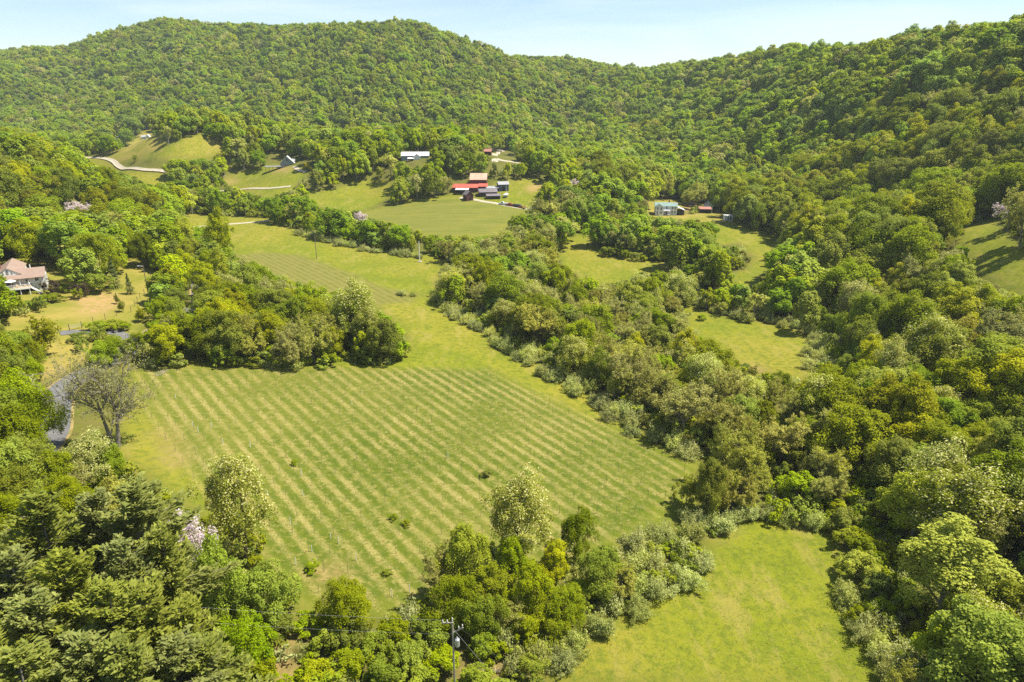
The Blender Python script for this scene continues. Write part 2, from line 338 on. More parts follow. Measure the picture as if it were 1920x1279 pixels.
def grow(poly, d):
    c = np.mean(poly, 0); return [tuple(np.array(p) + (np.array(p) - c) / (np.linalg.norm(np.array(p) - c) + 1e-6) * d) for p in poly]
VINE1 = [(262,688),(750,691),(920,694),(1000,735),(1130,797),(1290,870),(1290,915),(1200,990),(1050,1065),(900,1115),(760,1145),(600,1150),(500,1065),(420,955),(345,880),(290,800),(258,745)]
VINE2 = [(432,480),(500,474),(560,478),(640,505),(720,540),(792,552),(770,566),(700,574),(600,560),(500,515)]
VINE3 = [(676,402),(740,385),(800,376),(850,373),(905,377),(985,393),(962,410),(930,438),(880,446),(800,440),(760,430),(700,415)]
SOIL = [[(300,800),(318,800),(345,880),(320,880)], [(595,1070),(650,1072),(660,1090),(600,1092)], [(510,314),(545,314),(552,323),(515,322)], [(418,336),(446,336),(446,345),(420,345)], [(395,266),(408,268),(418,284),(412,284)],
        [(985,350),(1020,342),(1018,356),(990,362)], [(80,705),(112,668),(118,672),(92,712)], [(1325,985),(1360,985),(1350,1010),(1320,1010)], [(120,1125),(250,1125),(250,1190),(60,1190)], [(880,1225),(930,1225),(940,1279),(870,1279)], [(490,1195),(545,1195),(560,1279),(500,1279)], [(1380,680),(1420,680),(1430,700),(1390,700)],
        [(140,560),(215,545),(225,575),(160,600)], [(1283,380),(1300,380),(1300,398),(1284,398)]]

# ------------------------------------------------------------------ the ground: one sheet out to the horizon
ROW_DIR = np.array([math.cos(R_(-50.5)), math.sin(R_(-50.5))]); ROW_N = np.array([-ROW_DIR[1], ROW_DIR[0]]); ROW_GAP = 2.9
def build_ground():
    ny, nx = GZ.shape
    V = np.stack([_mx.ravel(), _my.ravel(), GZ.ravel()], 1)
    a = (np.arange(ny - 1)[:, None] * nx + np.arange(nx - 1)[None]).ravel()
    me = mesh_np('ground', V, [np.stack([a, a + 1, a + 1 + nx, a + nx], 1)], M['ground'], smooth=True)
    u, v, dep = project(V); ok = dep > 5; u = np.where(ok, u, -9999.0); v = np.where(ok, v, -9999.0)
    Z = np.zeros((2, len(V), 4), np.float32); Z[..., 3] = 1
    for k, poly in CLEAR.items():
        if k not in ('lawn', 'house_yard', 'far_yard'): Z[0, inside(u, v, grow(poly, 6 if k != 'near_field' else 25)), 0] = 1
    Z[0, inside(u, v, [(240,680),(780,660),(1310,850),(1300,960),(1040,1080),(800,1160),(580,1160),(380,960),(220,850)]), 0] = 1
    Z[0, inside(u, v, VINE1), 1] = 1; Z[1, inside(u, v, VINE2), 0] = 1; Z[1, inside(u, v, VINE3), 1] = 1
    for k in ('lawn', 'house_yard', 'far_yard'): Z[0, inside(u, v, grow(CLEAR[k], 12)), 2] = 1
    Z[0, inside(u, v, [(0,480),(300,470),(300,560),(250,640),(140,690),(0,700)]), 2] = 1
    for s_ in SOIL: Z[1, inside(u, v, s_), 2] = 1
    # soften the boundaries over a few metres
    for q in range(2):
        for ch in range(3):
            g = Z[q, :, ch].reshape(ny, nx)
            for _ in range(2 if ch != 2 or q == 0 else 3):
                g = g * .4 + .15 * (np.roll(g, 1, 0) + np.roll(g, -1, 0) + np.roll(g, 1, 1) + np.roll(g, -1, 1))
            Z[q, :, ch] = g.ravel()
    for q, nm in enumerate(('zone_a', 'zone_b')):
        at = me.attributes.new(nm, 'FLOAT_COLOR', 'POINT'); at.data.foreach_set('color', Z[q].ravel())
    o = link('ground', me); tag(o, 'rolling grassy valley floor with hillsides', 'ground', kind='structure'); return o
t = NT('ground'); P = t.pos()
za = t.n('ShaderNodeSeparateColor'); t.l(t.attr('zone_a').outputs['Color'], za.inputs[0]); zb = t.n('ShaderNodeSeparateColor'); t.l(t.attr('zone_b').outputs['Color'], zb.inputs[0])
nA = t.noise(.018, 4, .5, P); nB = t.noise(.09, 5, .6, P); nC = t.noise(.7, 5, .65, P); nD = t.noise(3.5, 3, .7, P)
floor = t.mix(t.ramp(nB, .35, .65), (.070, .078, .012), (.130, .112, .030)); floor = t.mix(t.ramp(nC, .45, .68), floor, (.115, .130, .016))
mead = t.mix(t.ramp(nB, .32, .66), (.116, .148, .005), (.176, .186, .009)); mead = t.mix(t.math('MULTIPLY', t.ramp(nA, .44, .62), .8), mead, (.225, .195, .022))
mead = t.mix(t.math('MULTIPLY', t.ramp(nC, .46, .62), .8), mead, (.080, .112, .007)); mead = t.mix(t.math('MULTIPLY', t.ramp(nD, .50, .66), .55), mead, (.235, .205, .045))
mead = t.mix(t.math('MULTIPLY', t.ramp(t.noise(.22, 7, .75, t.pos((1, .3, 1))), .53, .64), .6), mead, (.250, .205, .052))
lawn = t.mix(t.ramp(nB, .35, .62), (.160, .165, .020), (.265, .212, .048)); lawn = t.mix(t.math('MULTIPLY', t.ramp(nC, .5, .72), .5), lawn, (.145, .150, .024))
# vineyard rows
dp = t.n('ShaderNodeVectorMath', operation='DOT_PRODUCT'); t.l(P, dp.inputs[0]); dp.inputs[1].default_value = (ROW_N[0] / ROW_GAP, ROW_N[1] / ROW_GAP, 0)
wob = t.math('MULTIPLY', t.math('SUBTRACT', t.noise(.55, 6, .75, P), .5), .55)
fr = t.math('FRACT', t.math('ADD', dp.outputs['Value'], wob)); tri = t.math('ABSOLUTE', t.math('SUBTRACT', fr, .5))     # 0 mid-row .. .5 between rows
strip = t.math('SUBTRACT', 1.0, t.ramp(tri, .10, .30)); patch = t.ramp(t.noise(.06, 5, .65, P), .36, .58)
vgreen = t.mix(t.ramp(nC, .35, .68), (.054, .084, .006), (.118, .132, .013)); vgreen = t.mix(t.math('MULTIPLY', t.ramp(nA, .42, .6), .6), vgreen, (.150, .152, .024))
vgreen = t.mix(t.math('MULTIPLY', t.ramp(tri, .30, .48), t.math('MULTIPLY', t.ramp(t.noise(.08, 4, .6, P), .42, .6), .5)), vgreen, (.062, .095, .006))
vstraw = t.mix(t.ramp(nD, .35, .7), (.170, .150, .032), (.400, .325, .130))
vine = t.mix(t.math('MULTIPLY', strip, t.math('MULTIPLY_ADD', patch, .66, .10)), vgreen, vstraw)
vine = t.mix(t.math('MULTIPLY', t.ramp(t.noise(.9, 7, .82, P), .52, .62), .6), vine, (.290, .240, .082)); vine = t.mix(t.math('MULTIPLY', t.ramp(t.noise(.5, 5, .7, P), .53, .64), .6), vine, (.074, .106, .008))
v2 = t.mix(t.math('MULTIPLY', strip, .5), (.118, .122, .020), (.205, .180, .050)); v2 = t.mix(t.math('MULTIPLY', t.ramp(t.noise(.4, 5, .7, P), .42, .62), .75), v2, (.175, .155, .042))
ps = t.pos((.03, 1.1, .03)); v3 = t.mix(t.ramp(t.noise(1.0, 5, .7, ps), .36, .62), (.098, .122, .014), (.175, .165, .035)); v3 = t.mix(t.math('MULTIPLY', t.ramp(nB, .45, .65), .4), v3, (.19, .175, .03))
soil = t.mix(nC, (0.288, 0.176, 0.072), (0.400, 0.248, 0.128))
col = t.mix(za.outputs[0], floor, mead); col = t.mix(zb.outputs[0], col, v2); col = t.mix(zb.outputs[1], col, v3); col = t.mix(za.outputs[1], col, vine)
col = t.mix(za.outputs[2], col, lawn); col = t.mix(t.math('MULTIPLY', zb.outputs[2], t.ramp(nC, .3, .6)), col, soil)
t.bsdf(col, .95, .1, bump=t.math('ADD', nD, t.math('MULTIPLY', nC, 2.0)), bstr=.55, bdist=.12); M['ground'] = t.m
build_ground()

# ------------------------------------------------------------------ road and tracks, draped on the ground
ROADS = []
def ribbon(name, pts, width, mat, label, cat, lift, crown=0.0, kind='structure', taper=None):
    P = [Vector(spot(u, v)) for u, v in pts]; L = []
    for i in range(len(P) - 1):                                  # Catmull-Rom through the surveyed points
        p0, p1, p2, p3 = P[max(i-1, 0)], P[i], P[i+1], P[min(i+2, len(P)-1)]
        n = max(2, int((p2 - p1).length / 2.0))
        for k in range(n):
            s_ = k / n; L.append(.5 * (2*p1 + (p2-p0)*s_ + (2*p0-5*p1+4*p2-p3)*s_*s_ + (3*p1-p0-3*p2+p3)*s_**3))
    L.append(P[-1]); L = np.array([tuple(p) for p in L]); T = np.gradient(L[:, :2], axis=0); T /= np.linalg.norm(T, axis=1)[:, None] + 1e-9
    N = np.stack([-T[:, 1], T[:, 0]], 1); ks = np.linspace(-.5, .5, 5); rows = []
    for k in ks:
        q = L[:, :2] + N * (k * width); z = ground(q[:, 0], q[:, 1]); rows.append(np.column_stack([q, z + lift + crown * (1 - abs(k) * 2)]))
    A = np.stack(rows, 1); A[..., 2] = np.maximum(A[..., 2], A[:, 2:3, 2] - .25)
    n, m = A.shape[:2]; V = A.reshape(-1, 3); a = (np.arange(n - 1)[:, None] * m + np.arange(m - 1)[None]).ravel()
    F = np.stack([a, a + 1, a + 1 + m, a + m], 1)
    o = link(name, mesh_np(name, V, [F[:, ::-1]], M[mat], smooth=True)); tag(o, label, cat, kind=kind); ROADS.append((L[:, :2], width / 2)); return o
road_pts = [(60,900),(75,850),(98,815),(104,780),(110,745),(128,722),(170,698),(225,668),(262,645),(300,618),(345,596),(372,570),(376,540),(370,505),(368,480)]
ribbon('verge', road_pts, 6.7, 'shoulder_soil', 'dry soil verge along the paved lane', 'verge', .05)
ribbon('road', road_pts, 5.6, 'asphalt', 'narrow paved lane curving past the vineyard', 'road', .09, .05)
ribbon('driveway', [(262,645),(235,632),(205,622),(165,624),(135,624),(112,626)], 3.4, 'asphalt', 'short paved driveway to the lawn gate', 'driveway', .12)
ribbon('farm_track', [(345,428),(385,425),(430,421),(480,417),(505,414)], 3.0, 'gravel', 'pale gravel track across the far meadow', 'track', .06)
ribbon('farm_lane', [(862,371),(885,374),(905,378),(930,382),(955,387),(985,392),(1005,390)], 3.2, 'gravel', 'pale lane in front of the red-roofed farm sheds', 'track', .06)
ribbon('field_track', [(345,360),(400,358),(450,356),(500,354),(545,350)], 2.6, 'gravel', 'thin pale track below the terrace house', 'track', .06)
ribbon('valley_drive', [(120,293),(150,295),(190,297),(212,303),(222,312),(240,317),(270,319),(312,323)], 3.6, 'gravel', 'pale drive winding below the round knoll', 'track', .06)
ribbon('hill_drive', [(975,307),(960,304),(945,302),(931,298),(928,292),(934,288),(944,285)], 4.0, 'gravel', 'pale curved gravel drive up the wooded hill', 'track', .06)
ribbon('terrace_path', [(551,313),(558,318),(564,321),(574,323)], 3.0, 'gravel', 'light path beside the terrace house', 'path', .06)
# ------------------------------------------------------------------ foliage builders
def unit(a): return a / (np.linalg.norm(a, axis=-1, keepdims=True) + 1e-9)
def cards(P, N, size, rg, aspect=.62, along=None):
    """one leaf-spray face per point: rhombic quad about P, facing N; along = preferred long axis"""
    n = len(P); a = rg.normal(size=(n, 3)) if along is None else along + rg.normal(size=(n, 3)) * .35
    T = unit(a - N * (a * N).sum(1, keepdims=True)); B = np.cross(N, T)
    s_ = (size * rg.uniform(.6, 1.35, n))[:, None]; w = aspect * rg.uniform(.7, 1.25, (n, 1))
    o = rg.uniform(-.25, .25, (n, 1)) * s_
    Q = np.stack([P - T * s_ * .5, P + B * s_ * w * .5 + T * o, P + T * s_ * .5, P - B * s_ * w * .5 + T * o], 1)
    return Q.reshape(-1, 3), np.arange(n * 4).reshape(n, 4)
class Skel:
    """tapered limbs, joined in one mesh"""
    def __init__(s): s.mb = MB(); s.tips = []
    def limb(s, a, b, r0, r1, rg, k=5, bend=.12, n=3):
        a = np.array(a, float); b = np.array(b, float); L = np.linalg.norm(b - a); c = (a + b) / 2 + rg.normal(size=3) * L * bend
        if n == 2: pts = [a, b]
        else: pts = [a * (1-t_)**2 + 2 * c * t_ * (1-t_) + b * t_ * t_ for t_ in np.linspace(0, 1, n)]
        s.mb.tube(pts, list(np.linspace(r0, r1, len(pts))), k); return pts
def trunk_mesh(name, skel, mat):
    return skel.mb.mesh(name, mat)
def crown_blobs(rg, H, R, z0, nb, shape, shell=False):
    """centres and radii of the leaf masses that make up a crown"""
    zc, rz = (z0 + H) / 2, (H - z0) / 2
    d = unit(rg.normal(size=(nb, 3))); d[:, 2] = np.where(d[:, 2] < -.55, -d[:, 2], d[:, 2])
    rr = rg.uniform(.60, .84, nb) if shell else rg.uniform(.40, .95, nb) ** .8; h = d[:, 2] * rr
    prof = np.ones(nb)
    if shape == 'oval': prof = 1.0 - .35 * np.clip(h, 0, 1)
    if shape == 'cone': prof = np.clip(.75 - .55 * h, .15, 1.2)
    if shape == 'flat': prof = 1.0 + .25 * np.clip(h, 0, 1)
    az = np.arctan2(d[:, 1], d[:, 0]); ph = rg.uniform(0, 6.283, 4); lump = 1 + .20 * np.sin(2 * az + ph[0] + 2.2 * h) + .16 * np.sin(3 * az + ph[1] - 3 * h) + .10 * np.sin(5 * az + ph[2] + 5 * h)
    prof = prof * lump; h = h * (1 + .10 * np.sin(2 * az + ph[3]))
    Cn = np.stack([d[:, 0] * rr * R * prof, d[:, 1] * rr * R * prof, zc + h * rz], 1)
    Cn += rg.normal(size=Cn.shape) * R * .09; Cn[:, :2] += rg.normal(size=2) * R * .12
    br = R * ((.24 + .12 * rg.uniform(0, 1, nb)) if shell else (.15 + .27 * rg.uniform(0, 1, nb) ** 1.3)) * np.where(shape == 'cone', .8, 1)
    return Cn, br
def leafy(seed, H, R, z0, nb, nl, size, mat, shape='round', bark='bark_brown', loose=.0, bloom=0.0, limbs=7, wild=.5, shell=False):
    rg = np.random.default_rng(seed); Cn, br = crown_blobs(rg, H, R, z0, nb, shape, shell)
    ctr = np.array([0, 0, (z0 + H) / 2]); out = unit(Cn - ctr)
    k = np.repeat(np.arange(nb), nl); n = len(k)
    d = unit(rg.normal(size=(n, 3)) + out[k] * .75 + np.array([0, 0, .35]))
    q = rg.uniform(.55, 1.08 + loose, n)[:, None]; sq = np.array([.92, .92, 1.12])
    P = Cn[k] + d * sq * (br[k, None] * q) ; N = unit(d * .7 + rg.normal(size=(n, 3)) * wild + np.array([0, 0, .55]))
    V, F = cards(P, N, size, rg); bt = rg.uniform(0, 1, nb)
    hz = np.clip((P[:, 2] - z0) / (H - z0), 0, 1)
    tint = np.clip(bt[k] * .45 + rg.uniform(0, .55, n), 0, 1)
    at = dict(tint=tint)
    if bloom: at['bloom'] = ((rg.uniform(0, 1, n) < bloom * (.35 + .9 * hz) * (.4 + bt[k])) * rg.uniform(.55, 1, n))
    cm = mesh_np('crown', V, [F], M[mat], at)
    sk = Skel(); r0 = .018 * H + .05; top = np.array([rg.normal() * .3, rg.normal() * .3, z0 + (H - z0) * .62])
    sk.limb((0, 0, -.8), top, r0, r0 * .3, rg, 7, .03, 5)
    for i in rg.choice(nb, min(limbs, nb), replace=False):
        zz = rg.uniform(.25, .75) * top[2]; zz = min(max(zz, z0 * .6), Cn[i][2]); f = zz / top[2]
        sk.limb(np.array([top[0] * f, top[1] * f, zz]), Cn[i], r0 * .38 * (1.1 - f * .6), .03, rg, 5, .12, 4)
    return cm, sk.mb.mesh('trunk', bark)
def airy(seed, H, R, mat, bark='bark_grey', stems=1, z0=.28, kids=(5, 5, 5, 4), tip=5, size=.34, spread=.42, bloom=0.0, up=.55, leafr=.55):
    """open crown: limbs fork down to twigs, sprays of young leaves at the ends"""
    rg = np.random.default_rng(seed); sk = Skel(); tips = []
    def fork(p, d, L, r, lev):
        q = np.array(p) + unit(d) * L; k = (6, 5, 4, 3, 3)[lev]; pts = sk.limb(p, q, r, r * .5, rg, k, .10, (5, 4, 3, 2, 2)[lev])
        if lev >= len(kids): tips.append(q); tips.append((np.array(p) + q) / 2); return
        for i in range(kids[lev]):
            f = rg.uniform(.45, 1.0) if i else 1.0
            b = np.array(pts[0]) * 0 + np.array(p) * (1 - f) + q * f if len(pts) < 3 else np.array(pts[min(int(f * (len(pts) - 1)), len(pts) - 1)])
            e = rg.normal(size=3); e = unit(e - unit(d) * (e @ unit(d)))
            nd = unit(unit(d) * (1 - spread) + e * spread * rg.uniform(.7, 1.5) + np.array([0, 0, .16 * up]))
            fork(b, nd, L * rg.uniform(.52, .74), r * .46, lev + 1)
    for s_ in range(stems):
        a = 2 * math.pi * s_ / stems + rg.uniform(0, 1); lean = (.0 if stems == 1 else .25)
        fork(np.array([math.cos(a) * .25 * (stems > 1), math.sin(a) * .25 * (stems > 1), -.6]), np.array([math.cos(a) * lean, math.sin(a) * lean, 1]), H * (z0 + .12), .016 * H + .05, 0)
    T = np.array(tips); zmax = T[:, 2].max(); rmax = np.percentile(np.hypot(T[:, 0], T[:, 1]), 96)
    S = np.array([R / rmax, R / rmax, H / zmax])
    sk.mb.v = [tuple(np.array(p) * np.array([1 if p[2] < H * .12 else S[0], 1 if p[2] < H * .12 else S[1], S[2]])) for p in sk.mb.v]; T = T * S
    k = np.repeat(np.arange(len(T)), tip); n = len(k); d = unit(rg.normal(size=(n, 3)))
    P = T[k] + d * rg.uniform(.1, 1, (n, 1)) * leafr; N = unit(rg.normal(size=(n, 3)) + np.array([0, 0, .7]) + unit(T[k] * np.array([1, 1, 0])) * .4)
    V, F = cards(P, N, size, rg); bt = rg.uniform(0, 1, len(T)); at = dict(tint=np.clip(bt[k] * .4 + rg.uniform(0, .6, n), 0, 1))
    if bloom:
        hz = np.clip(P[:, 2] / H, 0, 1); at['bloom'] = (rg.uniform(0, 1, n) < bloom * (.2 + 1.1 * hz) * (.5 + bt[k])) * rg.uniform(.6, 1, n)
    return mesh_np('crown', V, [F], M[mat], at), sk.mb.mesh('trunk', bark)
def pine(seed, H, R, mat='leaf_pine'):
    rg = np.random.default_rng(seed); sk = Skel(); sk.limb((0, 0, -.8), (rg.normal() * .3, rg.normal() * .3, H * .98), .34, .04, rg, 7, .01, 6)
    Ps, Ds = [], []; z = H * .18
    while z < H * .99:
        f = (z / H - .18) / .82; L0 = R * (1.0 - f ** 1.6) ** .8 * (.78 + .26 * math.sin(z * 1.7)) + .4
        for b in range(rg.integers(4, 7)):
            a = rg.uniform(0, 6.283); L = L0 * rg.uniform(.6, 1.15); rise = rg.uniform(.05, .32) + f * .5
            e = np.array([math.cos(a) * L, math.sin(a) * L, z + L * rise]); p0 = np.array([0, 0, z]); pts = sk.limb(p0, e, .07 * (1.2 - f), .02, rg, 4, .05, 3)
            side = np.array([-math.sin(a), math.cos(a), 0]); m = max(3, int(L * 3.2))
            for t_ in np.linspace(.28, 1.0, m):
                c = p0 * (1 - t_) + e * t_ + np.array([0, 0, -.10 * L * math.sin(t_ * 3.1)]); w = .30 * L * (1.05 - t_) + .22
                for s_ in (-1, -.5, 0, .5, 1):
                    q = c + side * s_ * w * rg.uniform(.5, 1.1) + np.array([math.cos(a), math.sin(a), 0]) * abs(s_) * w * .5 + rg.normal(size=3) * .10 + np.array([0, 0, .05])
                    for _ in range(3): Ps.append(q + rg.normal(size=3) * .16); Ds.append(np.array([math.cos(a), math.sin(a), .55]) + side * s_ * .8 + rg.normal(size=3) * .3)
        z += rg.uniform(.55, .95)
    P = np.array(Ps); D = unit(np.array(Ds)); n = len(P); r = rg.normal(size=(n, 3)) * .8; r[:, 2] = abs(r[:, 2]) + 1.1; N = unit(r - D * (r * D).sum(1, keepdims=True))
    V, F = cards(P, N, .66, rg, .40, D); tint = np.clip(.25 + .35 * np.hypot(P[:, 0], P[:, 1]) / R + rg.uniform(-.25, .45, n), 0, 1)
    return mesh_np('crown', V, [F], M[mat], dict(tint=tint)), sk.mb.mesh('trunk', 'bark_grey')
def conifer(seed, H, R, mat='leaf_cedar', n=2600, size=.3):
    rg = np.random.default_rng(seed); sk = Skel(); sk.limb((0, 0, -.4), (0, 0, H * .95), .10 + .006 * H, .02, rg, 6, .0, 3)
    t_ = rg.uniform(0, 1, n) ** .75; a = rg.uniform(0, 6.283, n); lay = .75 + .25 * np.cos(t_ * H * 5.0); rr = R * (1.02 - (1 - t_) ** 1.1 * 1.0) * lay * rg.uniform(.5, 1.05, n)
    z = H * (1 - t_ * .93); P = np.stack([np.cos(a) * rr, np.sin(a) * rr, z - rr * .18], 1); D = unit(np.stack([np.cos(a), np.sin(a), np.full(n, .1)], 1) + rg.normal(size=(n, 3)) * .25)
    N = unit(np.stack([np.cos(a) * .5, np.sin(a) * .5, np.full(n, .9)], 1) + rg.normal(size=(n, 3)) * .4); V, F = cards(P, N, size, rg, .5, D)
    return mesh_np('crown', V, [F], M[mat], dict(tint=rg.uniform(0, 1, n))), sk.mb.mesh('trunk', 'bark_brown')
def shrub(seed, H, R, mat, shoots=70, per=26, size=.30, aspect=.42, upright=.6, bark='bark_grey'):
    """many shoots from the base, leaves along their outer halves"""
    rg = np.random.default_rng(seed); sk = Skel(); Ps, Ds, Ts = [], [], []; hubs = [(rg.normal(size=2) * R * .38, rg.uniform(.5, 1.12), rg.uniform(.42, .72)) for _ in range(5)]
    for i in range(shoots):
        a = rg.uniform(0, 6.283); f = math.sqrt(rg.uniform(0, 1)); L = rg.uniform(.72, 1.08)
        hub, hh, hr = hubs[i % 5]; q = np.array([hub[0], hub[1], 0])
        base = q * .5 + np.array([math.cos(a), math.sin(a), 0]) * R * hr * .3 * f + np.array([0, 0, -.2]); e = q + np.array([math.cos(a) * R * hr * f, math.sin(a) * R * hr * f, H * hh * L * math.sqrt(max(.08, 1 - (f * .9) ** 2))])
        if i < 16: sk.limb(base, e, .045, .012, rg, 4, .08, 3)
        t_ = rg.uniform(.30, 1.0, per) ** .8; c = base[None] * (1 - t_)[:, None] + e[None] * t_[:, None] + rg.normal(size=(per, 3)) * np.array([.20, .20, .14]) * (R / 2.0) ** .5
        dirn = unit((e - base)[None] * np.array([1, 1, upright + .5]) + rg.normal(size=(per, 3)) * .5 * np.linalg.norm(e - base)); Ps.append(c); Ds.append(dirn); Ts.append(np.full(per, rg.uniform(0, 1)) * .4 + rg.uniform(0, .6, per))
    P = np.concatenate(Ps); D = np.concatenate(Ds); n = len(P); o = unit(P - np.array([0, 0, H * .25])); N = unit(o * .7 + rg.normal(size=(n, 3)) * .5 + np.array([0, 0, .55])); N = unit(N - D * (N * D).sum(1, keepdims=True) * .7)
    V, F = cards(P, N, size, rg, aspect, D)
    return mesh_np('foliage', V, [F], M[mat], dict(tint=np.clip(np.concatenate(Ts), 0, 1))), sk.mb.mesh('stem', bark)

# each kind: (crown mesh, wood mesh, built height, built crown radius)
K = {}
def kind(key, *variants): K[key] = list(variants)
kind('oak', *[(*leafy(10 + i, 14, 5.2, 1.2, 84, 250, .35, 'leaf_oak', ('round', 'oval', 'round')[i], limbs=9), 14, 5.2) for i in range(3)])
kind('poplar', *[(*leafy(20 + i, 17, 4.3, 1.4, 84, 250, .35, 'leaf_poplar', 'oval', 'bark_grey', .08, limbs=8), 17, 4.3) for i in range(2)])
kind('maple', *[(*leafy(30 + i, 10, 4.6, .4, 72, 260, .33, 'leaf_maple', 'round', limbs=9), 10, 4.6) for i in range(2)])
kind('bud', *[(*airy(40 + i, 14, 4.6, 'leaf_bud', ('bark_grey', 'bark_grey', 'bark_brown')[i], (1, 2, 1)[i], tip=(11, 10, 12)[i], size=.31, up=1.2, leafr=.5), 14, 4.6) for i in range(3)])
kind('locust', *[(*leafy(50 + i, 16, 4.6, 1.4, 92, 210, .33, 'leaf_locust', 'round', 'bark_brown', .3, .28, limbs=14), 16, 4.6) for i in range(2)])
kind('olive', *[(*shrub(60 + i, 3.6, 2.5, 'leaf_olive', 110, 46, .31), 3.6, 2.5) for i in range(3)])
kind('bush', *[(*leafy(70 + i, 4.2, 2.3, .25, 34, 150, .27, 'leaf_bush', 'round', limbs=5), 4.2, 2.3) for i in range(2)])
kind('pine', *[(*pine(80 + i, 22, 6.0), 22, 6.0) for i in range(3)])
kind('cedar', (*conifer(90, 9, 2.0), 9, 2.0))
kind('spruce', (*conifer(91, 5, 1.5, n=1500, size=.26), 5, 1.5))
kind('lilac', *[(*leafy(95 + i, 11, 4.2, 3.2, 44, 130, .42, 'leaf_lilac', 'flat', 'bark_grey', .15, 1.25, limbs=10), 11, 4.2) for i in range(1)])
kind('bare', (*airy(99, 20, 6.4, 'leaf_bud', 'bark_grey', 2, .27, (6, 6, 5, 4), 3, .26, .47, up=.9, leafr=.45), 20, 6.4))
kind('yellow', (*leafy(101, 4, 2.0, .2, 24, 80, .34, 'leaf_yellow', limbs=4), 4, 2.0))
kind('maroon', (*leafy(102, 3.4, 2.2, .3, 24, 90, .30, 'leaf_maroon', limbs=5), 3.4, 2.2))
kind('small', (*airy(103, 8.5, 4.2, 'leaf_poplar', 'bark_brown', 1, .22, (5, 5, 5, 4), 8, .30, .5, up=.6, leafr=.5), 8.5, 4.2))
NAMES = dict(oak='leafy_tree', poplar='poplar_tree', maple='maple_tree', bud='budding_tree', locust='locust_tree', olive='silver_shrub', bush='green_bush', pine='pine_tree', cedar='cedar_tree', spruce='spruce_tree',
             lilac='paulownia_tree', bare='bare_tree', yellow='yellow_bush', maroon='maroon_bush', small='young_tree')
CATS = dict(olive='shrub', bush='bush', yellow='bush', maroon='bush')
PLANTED = []     # x, y, crown radius
_turn = np.random.default_rng(5)
def plant(key, p, H, R, label, group=None, variant=None, sink=0.0):
    vs = K[key]; i = (int(_turn.integers(len(vs))) if variant is None else variant % len(vs)); cm, wm, h0, r0 = vs[i]
    o = thing(NAMES[key], (p[0], p[1], p[2] - sink), label, CATS.get(key, 'tree'), group, float(_turn.uniform(0, 6.283)))
    o.scale = (R / r0 * float(_turn.uniform(.84, 1.2)), R / r0 * float(_turn.uniform(.84, 1.2)), H / h0); o.rotation_euler = (float(_turn.normal() * .035), float(_turn.normal() * .035), float(_turn.uniform(0, 6.283))); low = key in ('olive',)
    link('stem' if low else 'trunk', wm, o); link('foliage' if low else 'crown', cm, o); PLANTED.append((p[0], p[1], R)); return o
# ------------------------------------------------------------------ single plants that stand out (seen crown top u, v; height; crown radius)
def top_plant(key, u, v, H, R, label, group=None, variant=None):
    return plant(key, spot(u, v, H), H, R, label, group, variant)
def base_plant(key, u, v, H, R, label, group=None, variant=None):
    return plant(key, spot(u, v), H, R, label, group, variant)
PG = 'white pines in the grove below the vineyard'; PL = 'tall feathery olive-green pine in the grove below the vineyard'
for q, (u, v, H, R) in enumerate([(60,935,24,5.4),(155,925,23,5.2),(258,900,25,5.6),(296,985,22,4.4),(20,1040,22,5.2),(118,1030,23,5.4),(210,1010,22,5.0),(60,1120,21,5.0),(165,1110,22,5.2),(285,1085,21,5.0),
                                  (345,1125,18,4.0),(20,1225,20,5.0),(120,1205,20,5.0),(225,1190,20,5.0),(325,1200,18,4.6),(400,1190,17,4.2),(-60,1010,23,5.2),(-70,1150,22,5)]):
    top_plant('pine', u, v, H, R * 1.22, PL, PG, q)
OG = 'plants of the vineyard edge'
top_plant('locust', 432, 868, 18, 4.4, 'tall locust full of cream blossom between the pines and vineyard', variant=0)
top_plant('lilac', 350, 978, 13, 2.6, 'lilac-flowered paulownia squeezed between pines and the cream locust')
top_plant('maple', 385, 1032, 13, 3.0, 'bright lime-green tree at the edge of the pine grove', variant=0)
top_plant('maple', 455, 1160, 8, 3.0, 'low lime-green tree below the pine grove', variant=1)
top_plant('maple', 505, 1072, 9.5, 4.2, 'broad yellow-green maple at the bottom corner of the vineyard', variant=1)
top_plant('oak', 645, 1092, 8.5, 3.2, 'rounded mid-green tree alone at the foot of the vineyard rows', variant=2)
top_plant('locust', 978, 905, 16, 4.4, 'pale-flowered locust rising above the thicket at the vineyard foot', variant=1)
TG = 'trees in the thicket at the vineyard foot'; TL = 'leafy green tree in the thicket between vineyard and near hayfield'
for q, (k, u, v, H, R) in enumerate([('oak',872,1000,12,3.2),('oak',1088,962,10,2.8),('poplar',905,1065,9,2.8),('oak',1000,1075,9,3.2),('bud',830,1020,11,2.6),('oak',1120,1035,8,3.0),('oak',960,1010,9,2.6),('maple',890,1120,7,2.6),('oak',1055,1105,7,3),('poplar',1040,1020,8,2.4),('bud',1160,1060,7,2.6),('oak',845,1085,9,2.8),('bud',945,1130,6,2.6)]):
    nm = dict(oak=TL, poplar='slim yellow-green tree in the thicket between vineyard and near hayfield', bud='thin budding tree in the thicket between vineyard and near hayfield', maple='bright lime tree in the thicket between vineyard and near hayfield')[k]
    top_plant(k, u, v, H, R, nm, TG, q)
SG = 'silver shrubs rimming the near hayfield'; SL = 'silvery-green shrub along the rim of the near hayfield'
